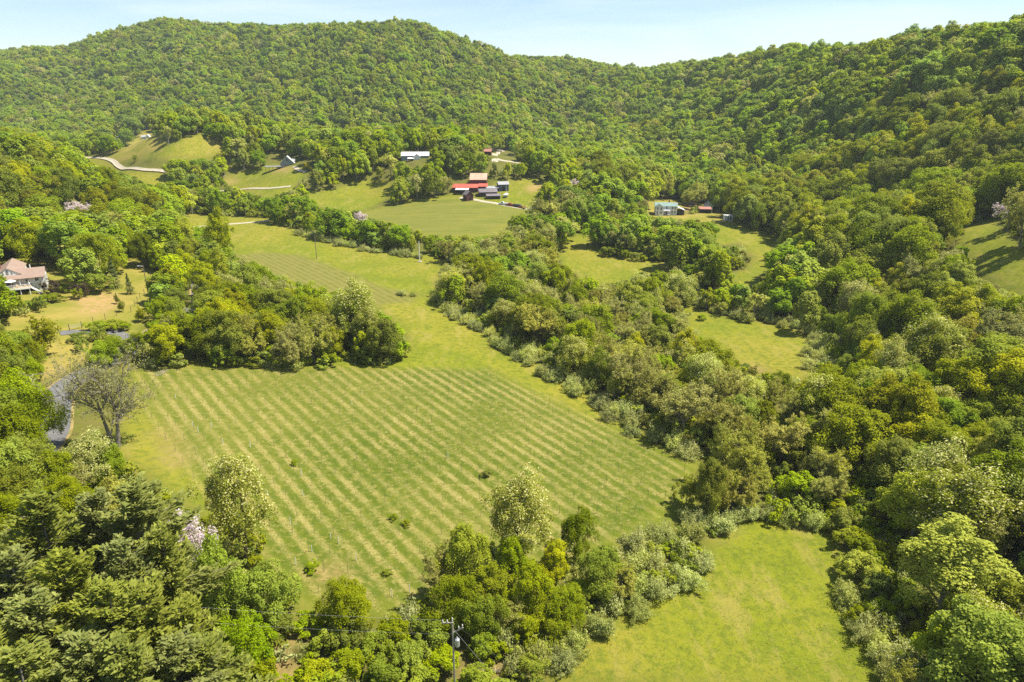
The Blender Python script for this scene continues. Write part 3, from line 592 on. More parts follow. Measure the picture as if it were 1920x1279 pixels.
for q, (u, v, H, R) in enumerate([(1205,985,4.6,2.6),(1245,975,4.8,2.8),(1190,1030,4.4,2.6),(1240,1025,4.6,2.8),(1285,1010,4.2,2.6),(1175,1075,4.2,2.6),(1225,1070,4.2,2.6),(1280,1060,3.8,2.4),(1318,1040,3.4,2.2),(1150,1110,3.8,2.4),(1195,1115,3.4,2.2),(1120,1145,3.6,2.2),(1090,1180,3.6,2.2),(1060,1215,3.4,2.2),(1345,960,3.6,2.4),(1375,945,3.6,2.4),(1310,955,4,2.4),(1290,975,4.2,2.4),
                                  (1600,1110,3.6,2.2),(1625,1150,3.8,2.4),(1650,1195,3.8,2.4),(1680,1230,4,2.6),(1725,1265,4,2.6),(1590,1085,3.4,2.0),(1665,1150,4.2,2.4),(1700,1200,4.2,2.6),(1745,1235,4,2.6),(1440,940,3.6,2.2),(1480,945,3.8,2.2),(1520,955,3.8,2.2)]):
    top_plant('olive', u, v, H, R, SL, SG, q)
top_plant('oak', 1335, 868, 11, 3.6, 'bushy dark tree at the vineyard corner beside the creek', variant=0); top_plant('bud', 1385, 885, 9, 3.4, 'olive-brown budding tree at the vineyard corner beside the creek', variant=1); top_plant('bush', 1290, 905, 5, 2.4, 'dense green bush against the lowest vineyard posts')
BG = 'undergrowth around the power pole'
for q, (k, u, v, H, R) in enumerate([('olive',775,1120,5,2.4),('bush',735,1165,4.5,2.4),('bush',700,1200,4,2.4),('bush',640,1165,4.6,2.2),('bush',800,1175,4.2,2.2),('bush',770,1215,4,2.4),('olive',940,1170,4.6,2.4),('bush',905,1195,3.6,2),('bush',985,1155,4.4,2.4),('olive',1010,1190,4,2.2),('bush',1040,1165,4,2.2),('bush',830,1225,3.4,2.2),('bush',720,1245,3.6,2.4),('bush',660,1225,3.8,2.2),
                                     ('olive',615,1165,2.6,1.5),('olive',575,1205,2.6,1.5),('bush',590,1250,3,2),('olive',960,1225,3.4,2),('bush',1000,1240,3,2),('bush',480,1235,4.5,2.4),('olive',640,1260,2.6,1.6),('bush',890,1255,2.8,1.8),('bush',780,1260,3.2,2.2),('bush',520,1160,3.6,2)]):
    top_plant(k, u, v, H, R, {'olive': 'pale shrub in the undergrowth around the transformer pole', 'bush': 'green bush in the undergrowth around the transformer pole'}[k], BG, q)
# beside the lane and lawn
base_plant('bare', 218, 838, 23, 7.4, 'large nearly bare grey tree standing between lane and vineyard')
top_plant('locust', 152, 828, 9.0, 4.4, 'spreading pale-flowered tree below the bare grey tree', variant=1); top_plant('maple', 208, 842, 7, 2.4, 'small bright green tree touching the pale-flowered one', variant=0); top_plant('maple', 62, 925, 7.5, 3.2, 'round bright green tree above the pine grove', variant=1)
LG = 'trees on the bank above the lane'; LL = 'leafy green tree on the bank beside the lane'
for q, (k, u, v, H, R) in enumerate([('maple',18,705,12,4.4),('oak',-20,735,12,4.6),('maple',52,742,11,4.0),('oak',15,775,12,4.4),('oak',50,820,11,4),('oak',-25,850,12,4.6),('oak',90,850,9,3.6),('oak',105,905,8,3.4),('oak',20,880,10,4),('bud',130,880,8,3.4),('bud',190,900,8,3.4),('oak',-30,930,11,4.4)]):
    top_plant(k, u, v, H, R, dict(maple='bright lime tree on the bank beside the lane', bud='thin olive tree on the bank beside the lane', oak=LL)[k], LG, q)
base_plant('small', 60, 667, 11, 5.6, 'open young shade tree standing alone on the dry lawn')
top_plant('maple', 225, 632, 6.0, 4.0, 'low yellow-green tree behind the large bare tree', variant=1); top_plant('maple', 180, 645, 5.5, 3.4, 'lime bush-like tree by the driveway mouth', variant=0)
base_plant('oak', 73, 497, 15, 6.4, 'big spreading shade tree behind the tan-roofed house', variant=0).children[1].data.name
base_plant('oak', 185, 528, 15.5, 5.2, 'dense dark green dome tree at the top of the lawn', variant=2); base_plant('cedar', 215, 540, 10, 2.6, 'dark conical cedar beside the dense dome tree')
base_plant('bush', 186, 550, 6, 4.0, 'low spreading green bush on the lawn slope', variant=1); base_plant('spruce', 245, 552, 7, 1.9, 'small lone spruce inside the lawn fence')
base_plant('maroon', 155, 558, 4.6, 2.4, 'dark maroon-leaved bush on the lawn bed'); base_plant('bush', 147, 562, 3.2, 1.6, 'clipped green bush beside the maroon one'); base_plant('maple', 140, 526, 4.0, 2.0, 'small yellow-green ornamental tree near the house', variant=0)
base_plant('bush', 121, 548, 2.6, 1.6, 'neat egg-shaped clipped bush at the lawn path'); base_plant('maroon', 93, 553, 4.6, 3.0, 'rust-tinged ornamental bush at the house corner')
base_plant('maple', 268, 484, 7, 3.6, 'low bright tree at the upper corner of the lawn', variant=1)
for q, (u, v, H, R) in enumerate([(35,585,2.6,3.0),(65,578,2.4,2.8),(88,570,2.4,2.6),(12,592,2.6,3.2),(105,566,2.2,2.2)]): base_plant('bush', u, v, H, R, 'spreading shrub in the bed below the house deck', 'shrubs below the house deck', q)
base_plant('small', 269, 602, 4.8, 2.2, 'small yellowish tree outside the lawn fence'); base_plant('small', 232, 584, 4.2, 1.4, 'spindly sapling by the fence posts'); base_plant('small', 218, 571, 3.6, .9, 'thin staked sapling on the open lawn')
for q, (u, v, H, R) in enumerate([(182,622,2.4,2.6),(205,618,2.4,2.6),(228,620,2.2,2.2),(150,640,2.2,2.4)]): base_plant('bush', u, v, H, R, 'low mounded hedge bush beside the driveway', 'hedge bushes beside the driveway', q)
top_plant('lilac', 133, 384, 12, 5.0, 'wide lilac-flowered paulownia above the shade trees'); top_plant('lilac', 245, 407, 13, 4.0, 'tall lilac-flowered paulownia behind the dome tree'); top_plant('lilac', 676, 402, 9, 3.6, 'pinkish paulownia in the hedgerow below the hill vineyard')
top_plant('lilac', 1077, 340, 11, 3.8, 'pinkish paulownia at the wood edge past the farm'); top_plant('lilac', 1900, 385, 9, 3.6, 'pinkish flowering tree beside the sloping field')
top_plant('poplar', 395, 398, 22, 4.8, 'tall pale-green oval tree towering over the lane', variant=0)
for q, (k, u, v, H, R) in enumerate([('oak',145,392,13,4.2),('poplar',330,410,17,4.4),('poplar',345,470,13,3.8),('oak',300,400,16,4.2),('poplar',310,500,11,3.6),('oak',225,420,13,4.4),('oak',262,440,12,4.0),('poplar',385,512,11,3.6),('oak',330,545,8,3.4),('oak',300,560,8,3.4),('oak',40,388,14,5.4),('oak',-10,410,13,5),('poplar',400,470,14,4)]):
    top_plant(k, u, v, H, R, dict(oak='leafy green tree among the woods lining the upper lane', poplar='yellow-green tree among the woods lining the upper lane')[k], 'trees lining the upper lane', q)
top_plant('locust', 650, 533, 19, 5.0, 'tall locust with pale blossom at the copse behind the vineyard', variant=0)
for q, (k, u, v, H, R) in enumerate([('oak',322,640,8,3.2),('maple',300,655,7,3),('oak',335,612,8,3),('poplar',388,560,12,3.4),('oak',395,590,9,3.2),('oak',345,548,10,3.4),('poplar',352,520,12,3.2),('oak',392,528,11,3.4),('oak',275,672,7,3),('maple',308,632,6,2.6)]):
    base_plant(k, u, v, H, R, dict(oak='leafy tree crowding the lane beside the copse', poplar='slim yellow-green tree crowding the lane beside the copse', maple='lime-green tree crowding the lane beside the copse')[k], 'trees crowding the lane', q)
# creek side
CB = 'bright round bushes along the creek'
for q, (u, v, H, R) in enumerate([(862,503,8,3.2),(938,512,8,3.4),(965,580,7,3.2),(1120,636,8.5,3.6),(1165,642,6,2.4)]): top_plant('maple', u, v, H, R, 'bright green round tree in the creek thicket', CB, q)
top_plant('locust', 1290, 650, 10, 3.4, 'small locust with white blossom by the creek', variant=1); top_plant('locust', 1265, 660, 8, 2.6, 'white-flowered locust beside the creek shrubs', variant=0)
base_plant('yellow', 575, 322, 5.0, 2.6, 'brilliant yellow flowering bush near the terrace house')
base_plant('bush', 1315, 601, 1.9, 1.6, 'lone low bush in the creek meadow'); base_plant('olive', 752, 553, 2.4, 2.0, 'low grey shrub at the end of the middle vineyard', variant=0); base_plant('olive', 776, 556, 1.9, 1.6, 'smaller grey shrub at the end of the middle vineyard', variant=1)
for q, (u, v, H) in enumerate([(552,872,.9),(914,893,1.3),(738,975,.9),(762,985,.9),(588,1070,1.4),(725,1078,.8),(1010,700,.8)]): base_plant('bush', u, v, H, H * .85, 'small dark weedy bush among the vineyard rows', 'weedy bushes among the vineyard rows', q)
base_plant('oak', 793, 366, 10, 3.6, 'field tree at the upper edge of the hill vineyard', variant=1)
for q, (u, v, H, R) in enumerate([(806,365,9,3.2),(823,366,9,3.4),(840,364,10,3.4)]): base_plant('bud', u, v, H, R, 'grey-green tree beside the red-roofed farm shed', 'trees beside the farm sheds', q)
base_plant('poplar', 758, 376, 13, 4.2, 'lone yellow-green tree between two hill fields', variant=0); base_plant('maple', 780, 370, 6, 2.8, 'small bright tree beside the lone yellow-green one', variant=1)

# hedges of silver shrubs along the creek side of the fields
def hedge(pts, gap, H, R, label, group, key='olive', wide=0.0):
    P = [spot(u, v) for u, v in pts]; q = 0
    for a, b in zip(P[:-1], P[1:]):
        L = np.linalg.norm(b - a); n = max(1, int(L / gap))
        for k in range(n):
            p = a + (b - a) * (k + rng.uniform(.1, .9)) / n + np.array([rng.normal() * (.7 + wide), rng.normal() * (.7 + wide), 0]); p[2] = float(ground(p[0], p[1]))
            s_ = rng.uniform(.7, 1.25); plant(key, p, H * s_, R * s_, label, group, q); q += 1
hedge([(822,560),(850,588),(880,612),(925,640),(960,662),(1010,695),(1060,722),(1110,750),(1160,790),(1215,822),(1270,842),(1320,862)], 2.6, 3.3, 2.3, 'silvery shrub in the hedge between creek and grass strip', 'silver hedge along the creek strip', wide=.8)
hedge([(865,580),(905,610),(950,640),(1000,672),(1060,705),(1110,735),(1160,775),(1230,815)], 3.4, 3.8, 2.6, 'silvery shrub in the hedge between creek and grass strip', 'silver hedge along the creek strip', wide=1.2)
hedge([(1285,545),(1310,572),(1350,588),(1400,600),(1450,608),(1500,615),(1545,640),(1545,675),(1535,700)], 2.4, 3.2, 2.4, 'silvery shrub rimming the creek meadow', 'silver shrubs rimming the creek meadow', wide=1.0)
hedge([(1300,548),(1370,572),(1440,585),(1520,600),(1580,630),(1570,690),(1560,720)], 4.2, 3.8, 2.7, 'silvery shrub rimming the creek meadow', 'silver shrubs rimming the creek meadow', wide=1.6)
hedge([(560,438),(620,456),(680,468),(740,478),(800,486)], 2.3, 3.0, 2.2, 'silvery shrub at the foot of the middle hedgerow', 'silver shrubs at the foot of the middle hedgerow', wide=.6)
hedge([(1120,478),(1170,488),(1225,492),(1270,490)], 4.0, 3.6, 2.6, 'rounded shrub at the edge of the water meadow copse', 'shrubs at the water meadow copse', key='bush', wide=.6)
hedge([(1572,985),(1606,1050),(1628,1110),(1662,1170),(1715,1245)], 2.4, 3.6, 2.3, 'bushy green shrub behind the silver rim of the hayfield', 'green shrubs behind the hayfield rim', key='bush', wide=.8)
hedge([(1755,440),(1790,432),(1830,418)], 3.0, 3.4, 2.4, 'silvery shrub at the head of the sloping field', 'silver shrubs at the head of the sloping field')

# ------------------------------------------------------------------ woods: what grows where (ground seen at u, v), mix and height range
WOODS = [
 ('slope_edge', [(1872,412),(1930,395),(2500,420),(2500,800),(1960,610),(1925,560),(1925,470),(1888,440)], dict(oak=.3, bush=.4, olive=.3), (3, 5.5), 5, 'the scrub beside the sloping field'),
 ('field_edge', [(1535,990),(1560,900),(1650,900),(1700,1050),(1800,1400),(1690,1400),(1590,1130),(1580,1050)], dict(oak=.45, bush=.15, olive=.2, bud=.2), (4, 8), 5, 'the wood edge beside the near hayfield'),
 ('creek', [(815,500),(880,470),(950,400),(1065,400),(1045,475),(1060,505),(1150,535),(1260,510),(1290,570),(1290,615),(1390,690),(1480,715),(1600,770),(1560,980),(1410,985),(1340,870),(1260,838),(1120,748),(960,650),(836,575)],
  dict(bud=.42, oak=.2, olive=.12, locust=.12, bush=.08, poplar=.06), (7, 14), 5.6, 'the creekside thicket'),
 ('copse', [(262,695),(235,640),(300,600),(360,590),(410,470),(430,480),(600,556),(690,560),(765,640),(770,690)], dict(oak=.48, poplar=.2, locust=.1, bud=.14, maple=.08), (8, 13), 5.4, 'the copse behind the near vineyard'),
 ('island', [(1105,470),(1110,430),(1150,390),(1225,405),(1330,405),(1340,470),(1335,520),(1280,492),(1170,484)], dict(oak=.6, poplar=.25, bud=.15), (8, 14), 5.6, 'the copse below the white farmhouse'),
 ('meadowclump', [(1335,455),(1395,455),(1412,485),(1395,510),(1340,540),(1270,540),(1260,510),(1340,500)], dict(oak=.3, bush=.2, olive=.25, locust=.15, bud=.1), (3, 9), 5, 'the brush between the two valley meadows'),
 ('hedgerow', [(345,400),(350,350),(400,345),(480,405),(505,385),(560,380),(650,398),(700,418),(770,432),(880,450),(950,440),(945,500),(835,495),(800,488),(700,472),(560,436),(505,416)], dict(oak=.42, poplar=.36, bud=.1, locust=.06, olive=.06), (6, 14), 5.6, 'the hedgerow across the middle fields'),
 ('bottom', [(1560,1000),(1590,760),(1515,720),(1530,640),(1560,560),(1650,560),(1790,520),(1990,620),(1990,1400),(1700,1400),(1620,1200),(1590,1130)], dict(oak=.34, locust=.18, bud=.18, poplar=.16, maple=.08, olive=.06), (10, 16), 6.2, 'the bottomland woods beyond the near hayfield'),
 ('bank', [(-120,1000),(-120,560),(0,640),(70,690),(70,900)], dict(oak=.6, maple=.4), (9, 13), 6, 'the bank beside the lane'),
 ('spur', [(-200,560),(-200,240),(0,255),(160,300),(340,365),(345,430),(430,430),(400,480),(300,480),(130,450),(0,470)], dict(oak=.46, poplar=.46, maple=.04, cedar=.04), (13, 18), 6.6, 'the wooded spur above the tan-roofed house'),
 ('right_hill', [(1300,420),(1130,400),(1090,330),(1250,130),(1990,-60),(1990,520),(1890,450),(1860,405),(1790,425),(1790,520),(1650,560),(1560,560),(1480,470),(1400,420)], dict(oak=.44, poplar=.44, bud=.07, maple=.05), (15, 21), 7.0, 'the wooded hillside above the white farmhouse'),
]
WOODS_LABEL = dict(oak='leafy green tree in', poplar='tall yellow-green tree in', maple='bright lime-green tree in', bud='sparse olive-grey budding tree in', locust='pale-flowered locust tree in', olive='silvery shrub in', bush='rounded green bush in', cedar='dark conical cedar in')
cands = []   # (apparent size, kind, x, y, H, R, wood index)
def scatter():
    g = np.random.default_rng(11); out = []
    def field(x0, x1, y0, y1, s_, far):
        xs = np.arange(x0, x1, s_); ys = np.arange(y0, y1, s_ * .87); X, Y = np.meshgrid(xs, ys); X = X + (np.arange(len(ys)) % 2)[:, None] * s_ / 2
        X = X.ravel() + g.uniform(-.38, .38, X.size) * s_; Y = Y.ravel() + g.uniform(-.38, .38, Y.size) * s_; return X, Y
    X1, Y1 = field(-330, 330, 40, 330, 5.6, 0); X2, Y2 = field(-700, 620, 330, 800, 8.8, 1); X3, Y3 = field(-1550, 900, 800, 1750, 10.2, 2)
    X = np.concatenate([X1, X2, X3]); Y = np.concatenate([Y1, Y2, Y3]); band = np.concatenate([np.zeros(len(X1)), np.ones(len(X2)), np.full(len(X3), 2)])
    Z = ground(X, Y); u, v, dep = project(np.stack([X, Y, Z], 1)); ok = (dep > 20) & (u > -260) & (u < 2180) & (v < 1520)
    X, Y, Z, u, v, dep, band = (a[ok] for a in (X, Y, Z, u, v, dep, band))
    n = len(X); wood = np.full(n, -1)
    for i, w in enumerate(WOODS): wood[inside(u, v, w[1]) & (wood < 0)] = i
    # keep only what some line of sight can reach
    top = np.stack([X, Y, Z + 17], 1); vis = np.ones(n, bool)
    for f in np.linspace(.15, .98, 42): vis &= (70 + (top[:, 2] - 70) * f > ground(X * f, Y * f) + 2) | ((1 - f) * dep < 14)
    keep = vis & ~((wood < 0) & (Y < 330) & (np.abs(u - 960) < 960) & (v > 700))
    PL_ = np.array(PLANTED); HOUSES = [(*spot(540, 314)[:2], 17), (*spot(782, 303)[:2], 15), (*spot(1250, 402)[:2], 15), (*spot(1325, 400)[:2], 10), (*spot(1365, 412)[:2], 7), (*spot(870, 368)[:2], 14), (*spot(900, 366)[:2], 14), (*spot(935, 362)[:2], 10), (*spot(275, 262)[:2], 13), (*spot(911, 290)[:2], 7), (*spot(45, 530)[:2], 14)]
    road = np.concatenate([r[0] for r in ROADS]); rw = np.concatenate([np.full(len(r[0]), r[1]) for r in ROADS])
    gu, gv = np.meshgrid(np.arange(-300, 2220, 2.0), np.arange(-200, 1600, 2.0)); open_ = np.zeros(gu.shape, bool)     # open ground as a bitmap, quick to look up
    for p in list(CLEAR.values()) + VIEWS: open_ |= inside(gu, gv, p)
    def hits(a, b): return open_[np.clip(((b + 200) / 2 + .5).astype(int), 0, open_.shape[0] - 1), np.clip(((a + 300) / 2 + .5).astype(int), 0, open_.shape[1] - 1)].any()
    for i in np.nonzero(keep)[0]:
        w = wood[i]
        if w >= 0: mixd, (h0, h1), _, _ = WOODS[w][2:6]
        else: mixd, (h0, h1) = dict(oak=.47, poplar=.43, bud=.07, maple=.03), ((11, 16) if Y[i] < 800 else (12, 18))
        if w >= 0 and WOODS[w][0] in ('right_hill', 'spur', 'bottom') and Y[i] < 330 and g.uniform() < .38: continue
        ks = list(mixd); key = ks[int(g.choice(len(ks), p=np.array(list(mixd.values())) / sum(mixd.values())))]
        H = g.uniform(h0, h1) * (g.uniform(.6, .85) if g.uniform() < .22 else g.uniform(.95, 1.15)); 
        if key in ('olive', 'bush'): H = g.uniform(2.6, 4.6)
        if key == 'maple': H *= .75
        ratio = dict(oak=.40, poplar=.31, maple=.44, bud=.34, locust=.33, olive=.70, bush=.60, cedar=.22)[key]
        # stay clear of lanes and of the plants already set
        if Y[i] < 640 and np.any(np.hypot(road[:, 0] - X[i], road[:, 1] - Y[i]) < rw + (2.2 if w >= 0 else 3.5)): continue
        if Y[i] < 640 and any((X[i] - hx - 2) ** 2 + (Y[i] - hy) ** 2 < hr * hr for hx, hy, hr in HOUSES): continue
        good = False
        for shrink in (1.0, .8, .62, .45, .3):
            h = H * shrink; r = h * ratio * g.uniform(.9, 1.2)
            if h < 2.2: break
            if len(PL_) and Y[i] < 520:
                dd = np.hypot(PL_[:, 0] - X[i], PL_[:, 1] - Y[i]); 
                if np.any(dd < .55 * (PL_[:, 2] + r)): continue
            pr = r; pts = np.array([[0, 0, .0], [0, 0, .35 * h], [0, 0, .7 * h], [0, 0, h * .98], [-pr * .85, 0, .6 * h], [pr * .85, 0, .6 * h], [-pr * .6, 0, .85 * h], [pr * .6, 0, .85 * h], [-pr * .7, 0, .3 * h], [pr * .7, 0, .3 * h]]) + np.array([X[i], Y[i], Z[i]])
            a, b, _ = project(pts)
            if not hits(a, b): good = True; break
        if not good: continue
        if shrink < .5 and key in ('oak', 'poplar', 'locust', 'maple', 'cedar'): key = 'bush' if g.uniform() < .6 else 'olive'
        out.append((h / dep[i], key, X[i], Y[i], Z[i], h, r, int(w), float(u[i]), float(v[i])))
    return out
cands = scatter(); cands.sort(reverse=True)
def understory():
    g = np.random.default_rng(41); X = g.uniform(-300, 300, 26000); Y = g.uniform(45, 420, 26000); Z = ground(X, Y); u, v, dep = project(np.stack([X, Y, Z], 1)); w = np.zeros(len(X), bool)
    for q in WOODS: w |= inside(u, v, q[1])
    w |= inside(u, v, [(-100,900),(420,880),(600,1160),(820,1040),(1050,1010),(1340,1000),(1330,1070),(1150,1160),(1040,1279),(1000,1400),(-100,1400)])
    w &= (u > -150) & (u < 2070)
    gu, gv = np.meshgrid(np.arange(-300, 2220, 2.0), np.arange(-200, 1600, 2.0)); open_ = np.zeros(gu.shape, bool)
    for p in list(CLEAR.values()) + VIEWS: open_ |= inside(gu, gv, p)
    road = np.concatenate([r[0] for r in ROADS]); out = []
    for i in np.nonzero(w)[0]:
        h = g.uniform(1.4, 4.2) if v[i] < 1000 else g.uniform(1.0, 3.0); r = h * g.uniform(.55, .8)
        if np.hypot(road[:, 0] - X[i], road[:, 1] - Y[i]).min() < 4.5 + r: continue
        a, b, _ = project(np.array([[X[i] + dx * r, Y[i], Z[i] + f * h] for dx in (-1, 0, 1) for f in (0, .5, 1)]))
        if open_[np.clip(((b + 200) / 2).astype(int), 0, open_.shape[0] - 1), np.clip(((a + 300) / 2).astype(int), 0, open_.shape[1] - 1)].any(): continue
        out.append((0, 'olive' if g.uniform() < .3 else 'bush', X[i], Y[i], Z[i], h, r, 0, 0, 0))
    return out
under = understory(); print('undergrowth', len(under))
print('candidates', len(cands))
MARKS = [('farmhouse', spot(1255, 404)), ('white shed', spot(1365, 414)), ('sloping field', spot(1800, 445)), ('sloping field', spot(1835, 505)), ('creek meadow', spot(1400, 640)), ('water meadow', spot(1170, 500)), ('yard meadow', spot(1420, 470)), ('hayfield', spot(1560, 1040)), ('hayfield', spot(1620, 1180)), ('lane', spot(370, 560)), ('near vineyard', spot(500, 690)), ('near vineyard', spot(700, 690)), ('near vineyard', spot(1290, 870)), ('grey pole', spot(800, 490)), ('farm sheds', spot(930, 375)), ('grass strip', spot(1000, 690)), ('grass strip', spot(860, 570)), ('house', spot(60, 520)), ('gravel track', spot(430, 422))]
def sited(key, place, x, y, h):
    size = 'small ' if h < 8 and key not in ('olive', 'bush') else 'towering ' if h > 16 else ''
    d, m = min((math.hypot(q[0] - x, q[1] - y), n) for n, q in MARKS); lab = size + WOODS_LABEL[key] + ' ' + place
    return lab + f', by the {m}' if d < 32 and m not in place and len(lab.split()) + len(m.split()) < 14 else lab
left = dict(oak=250, poplar=200, maple=90, bud=170, locust=80, olive=80, bush=110, cedar=20); rest = []
for c in cands:
    sz, key, x, y, z, h, r, w, u, v = c
    if w >= 0 and left[key] > 0 and -40 < u < 1960 and v - 1280 * sz < 1330 and v > 200 and y < 470:
        left[key] -= 1; place = WOODS[w][5]; plant(key, (x, y, z), h, r, sited(key, place, x, y, h), f'trees of {place[4:]}' if CATS.get(key) is None else f'shrubs of {place[4:]}', sink=.1)
    else: rest.append(c)
print('individual plants', len(PLANTED), 'forest trees', len(rest))

# ------------------------------------------------------------------ the far woods, one mass
def joined(cm, wm, name):
    """crown and trunk of a forest tree in one mesh"""
    o = bpy.data.objects.new(name, None)
def far_tree(i, key):
    if key == 'oak': cm, wm = leafy(200 + i, 15, 5.6, 1.0, 40, 125, .72, 'leaf_hill', ('round', 'oval', 'round')[i % 3], limbs=3, wild=.3, shell=True)
    elif key == 'poplar': cm, wm = leafy(230 + i, 16, 4.9, 1.0, 44, 115, .72, 'leaf_hill_light', 'oval', 'bark_grey', limbs=3, wild=.3, shell=True)
    elif key == 'maple': cm, wm = leafy(250 + i, 14, 5.2, 3, 30, 62, 1.0, 'leaf_maple', 'round', limbs=2, wild=.28)
    elif key == 'bud': cm, wm = leafy(260 + i, 14, 4.6, 3, 26, 42, .8, 'leaf_bud', 'oval', 'bark_grey', .25, limbs=6)
    elif key == 'olive': cm, wm = shrub(280 + i, 4, 2.4, 'leaf_olive', 50, 22, .5)
    else: cm, wm = leafy(270 + i, 4, 2.4, .1, 22, 60, .5, 'leaf_bush', 'round', limbs=2)
    nv = len(cm.vertices); co = np.empty(nv * 3, np.float32); cm.vertices.foreach_get('co', co); wv = np.array([v.co[:] for v in wm.vertices], np.float32)
    F4 = np.arange(nv).reshape(-1, 4); W4 = np.array([p.vertices[:] for p in wm.polygons if len(p.vertices) == 4], np.int32) + nv
    tn = np.empty(len(cm.polygons), np.float32); cm.attributes['tint'].data.foreach_get('value', tn)
    me = mesh_np('forest_tree', np.concatenate([co.reshape(-1, 3), wv]), [F4, W4], [cm.materials[0], wm.materials[0]], dict(tint=np.concatenate([tn, np.zeros(len(W4))])), np.concatenate([np.zeros(len(F4)), np.ones(len(W4))]))
    return me
FAR = [('oak', 5), ('poplar', 4), ('maple', 1), ('bud', 2), ('bush', 3), ('olive', 2)]
fc = bpy.data.collections.new('forest_tree_kinds'); slot = {}; dims = {}; n = 0
for key, cnt in FAR:
    slot[key] = (n, cnt)
    for i in range(cnt):
        o = bpy.data.objects.new(f'forest_tree_{n:02d}', far_tree(i, key)); fc.objects.link(o); n += 1
    dims[key] = dict(oak=(15, 5.6), poplar=(16, 4.9), maple=(14, 5.2), bud=(14, 4.6), bush=(4, 2.4), olive=(4, 2.4))[key]
slot['locust'] = slot['bud']; dims['locust'] = dims['bud']; slot['cedar'] = slot['oak']; dims['cedar'] = dims['oak']
def mass(name, items, label, cat):
    g = np.random.default_rng(3); pv = []; idx = []; rot = []; scl = []
    for sz, key, x, y, z, h, r, w, u, v in items:
        s0, c0 = slot[key]; H0, R0 = dims[key]
        pv.append((x, y, z - .3)); idx.append(s0 + int(g.integers(c0))); rot.append((0, 0, g.uniform(0, 6.283)))
        k = 1.08 if y < 800 else 1.2
        scl.append((r / R0 * k * g.uniform(.85, 1.2), r / R0 * k * g.uniform(.85, 1.2), h / H0 * (1.06 if y < 800 else 1.15)))
    me = bpy.data.meshes.new(name); me.from_pydata(pv, [], [])
    for nm, ty, arr, f in (('kind_index', 'INT', idx, 'value'), ('turn', 'FLOAT_VECTOR', rot, 'vector'), ('size', 'FLOAT_VECTOR', scl, 'vector')):
        at = me.attributes.new(nm, ty, 'POINT'); at.data.foreach_set(f, np.asarray(arr, np.int32 if ty == 'INT' else np.float32).ravel())
    return tag(link(name, me), label, cat, kind='stuff')
fo = mass('hillside_forest', rest, 'dense spring-green broadleaf forest covering the far hillsides', 'forest')
fu = mass('undergrowth', under, 'tangled low green undergrowth filling the valley thickets', 'undergrowth')
ng = bpy.data.node_groups.new('forest', 'GeometryNodeTree'); ng.interface.new_socket('Geometry', in_out='INPUT', socket_type='NodeSocketGeometry'); ng.interface.new_socket('Geometry', in_out='OUTPUT', socket_type='NodeSocketGeometry')
gi = ng.nodes.new('NodeGroupInput'); go = ng.nodes.new('NodeGroupOutput'); ci = ng.nodes.new('GeometryNodeCollectionInfo'); ci.inputs[0].default_value = fc; ci.inputs[1].default_value = True; ci.inputs[2].default_value = True
ip = ng.nodes.new('GeometryNodeInstanceOnPoints'); ip.inputs['Pick Instance'].default_value = True
def named(nm, ty):
    a = ng.nodes.new('GeometryNodeInputNamedAttribute'); a.data_type = ty; a.inputs[0].default_value = nm; return next(o for o in a.outputs if o.enabled)
ng.links.new(gi.outputs[0], ip.inputs['Points']); ng.links.new(ci.outputs[0], ip.inputs['Instance']); ng.links.new(named('kind_index', 'INT'), ip.inputs['Instance Index'])
e2r = ng.nodes.new('FunctionNodeEulerToRotation'); ng.links.new(named('turn', 'FLOAT_VECTOR'), e2r.inputs[0]); ng.links.new(e2r.outputs[0], ip.inputs['Rotation']); ng.links.new(named('size', 'FLOAT_VECTOR'), ip.inputs['Scale']); ng.links.new(ip.outputs[0], go.inputs[0])
for o in (fo, fu): o.modifiers.new('forest', 'NODES').node_group = ng
# ------------------------------------------------------------------ buildings
def gable_walls(mb, x0, x1, y0, y1, h, rise, axis='x'):
    """walls with gable ends; ridge along axis"""
    if axis == 'x':
        ym = (y0 + y1) / 2
        P = [(x0,y0,-.6),(x1,y0,-.6),(x1,y1,-.6),(x0,y1,-.6),(x0,y0,h),(x1,y0,h),(x1,y1,h),(x0,y1,h),(x0,ym,h+rise),(x1,ym,h+rise)]
        return mb.poly(P, [(0,1,5,4),(2,3,7,6),(1,2,6,9,5),(3,0,4,8,7),(4,5,9,8),(6,7,8,9),(3,2,1,0)])
    xm = (x0 + x1) / 2
    P = [(x0,y0,-.6),(x1,y0,-.6),(x1,y1,-.6),(x0,y1,-.6),(x0,y0,h),(x1,y0,h),(x1,y1,h),(x0,y1,h),(xm,y0,h+rise),(xm,y1,h+rise)]
    return mb.poly(P, [(0,1,5,8,4),(2,3,7,9,6),(1,2,6,5),(3,0,4,7),(5,6,9,8),(7,4,8,9),(3,2,1,0)])
def gable_roof(mb, x0, x1, y0, y1, h, rise, axis='x', eave=.45, gab=.35, th=.14):
    lift = .16
    if axis == 'x':
        ym = (y0 + y1) / 2; k = rise / (ym - y0); e = h - k * eave + lift; r = h + rise + lift
        mb.slab([(x0-gab,y0-eave,e),(x1+gab,y0-eave,e),(x1+gab,ym,r),(x0-gab,ym,r)], th); mb.slab([(x1+gab,y1+eave,e),(x0-gab,y1+eave,e),(x0-gab,ym+.01,r),(x1+gab,ym+.01,r)], th)
    else:
        xm = (x0 + x1) / 2; k = rise / (xm - x0); e = h - k * eave + lift; r = h + rise + lift
        mb.slab([(x0-eave,y1+gab,e),(x0-eave,y0-gab,e),(xm,y0-gab,r),(xm,y1+gab,r)], th); mb.slab([(x1+eave,y0-gab,e),(x1+eave,y1+gab,e),(xm+.01,y1+gab,r),(xm+.01,y0-gab,r)], th)
    return mb
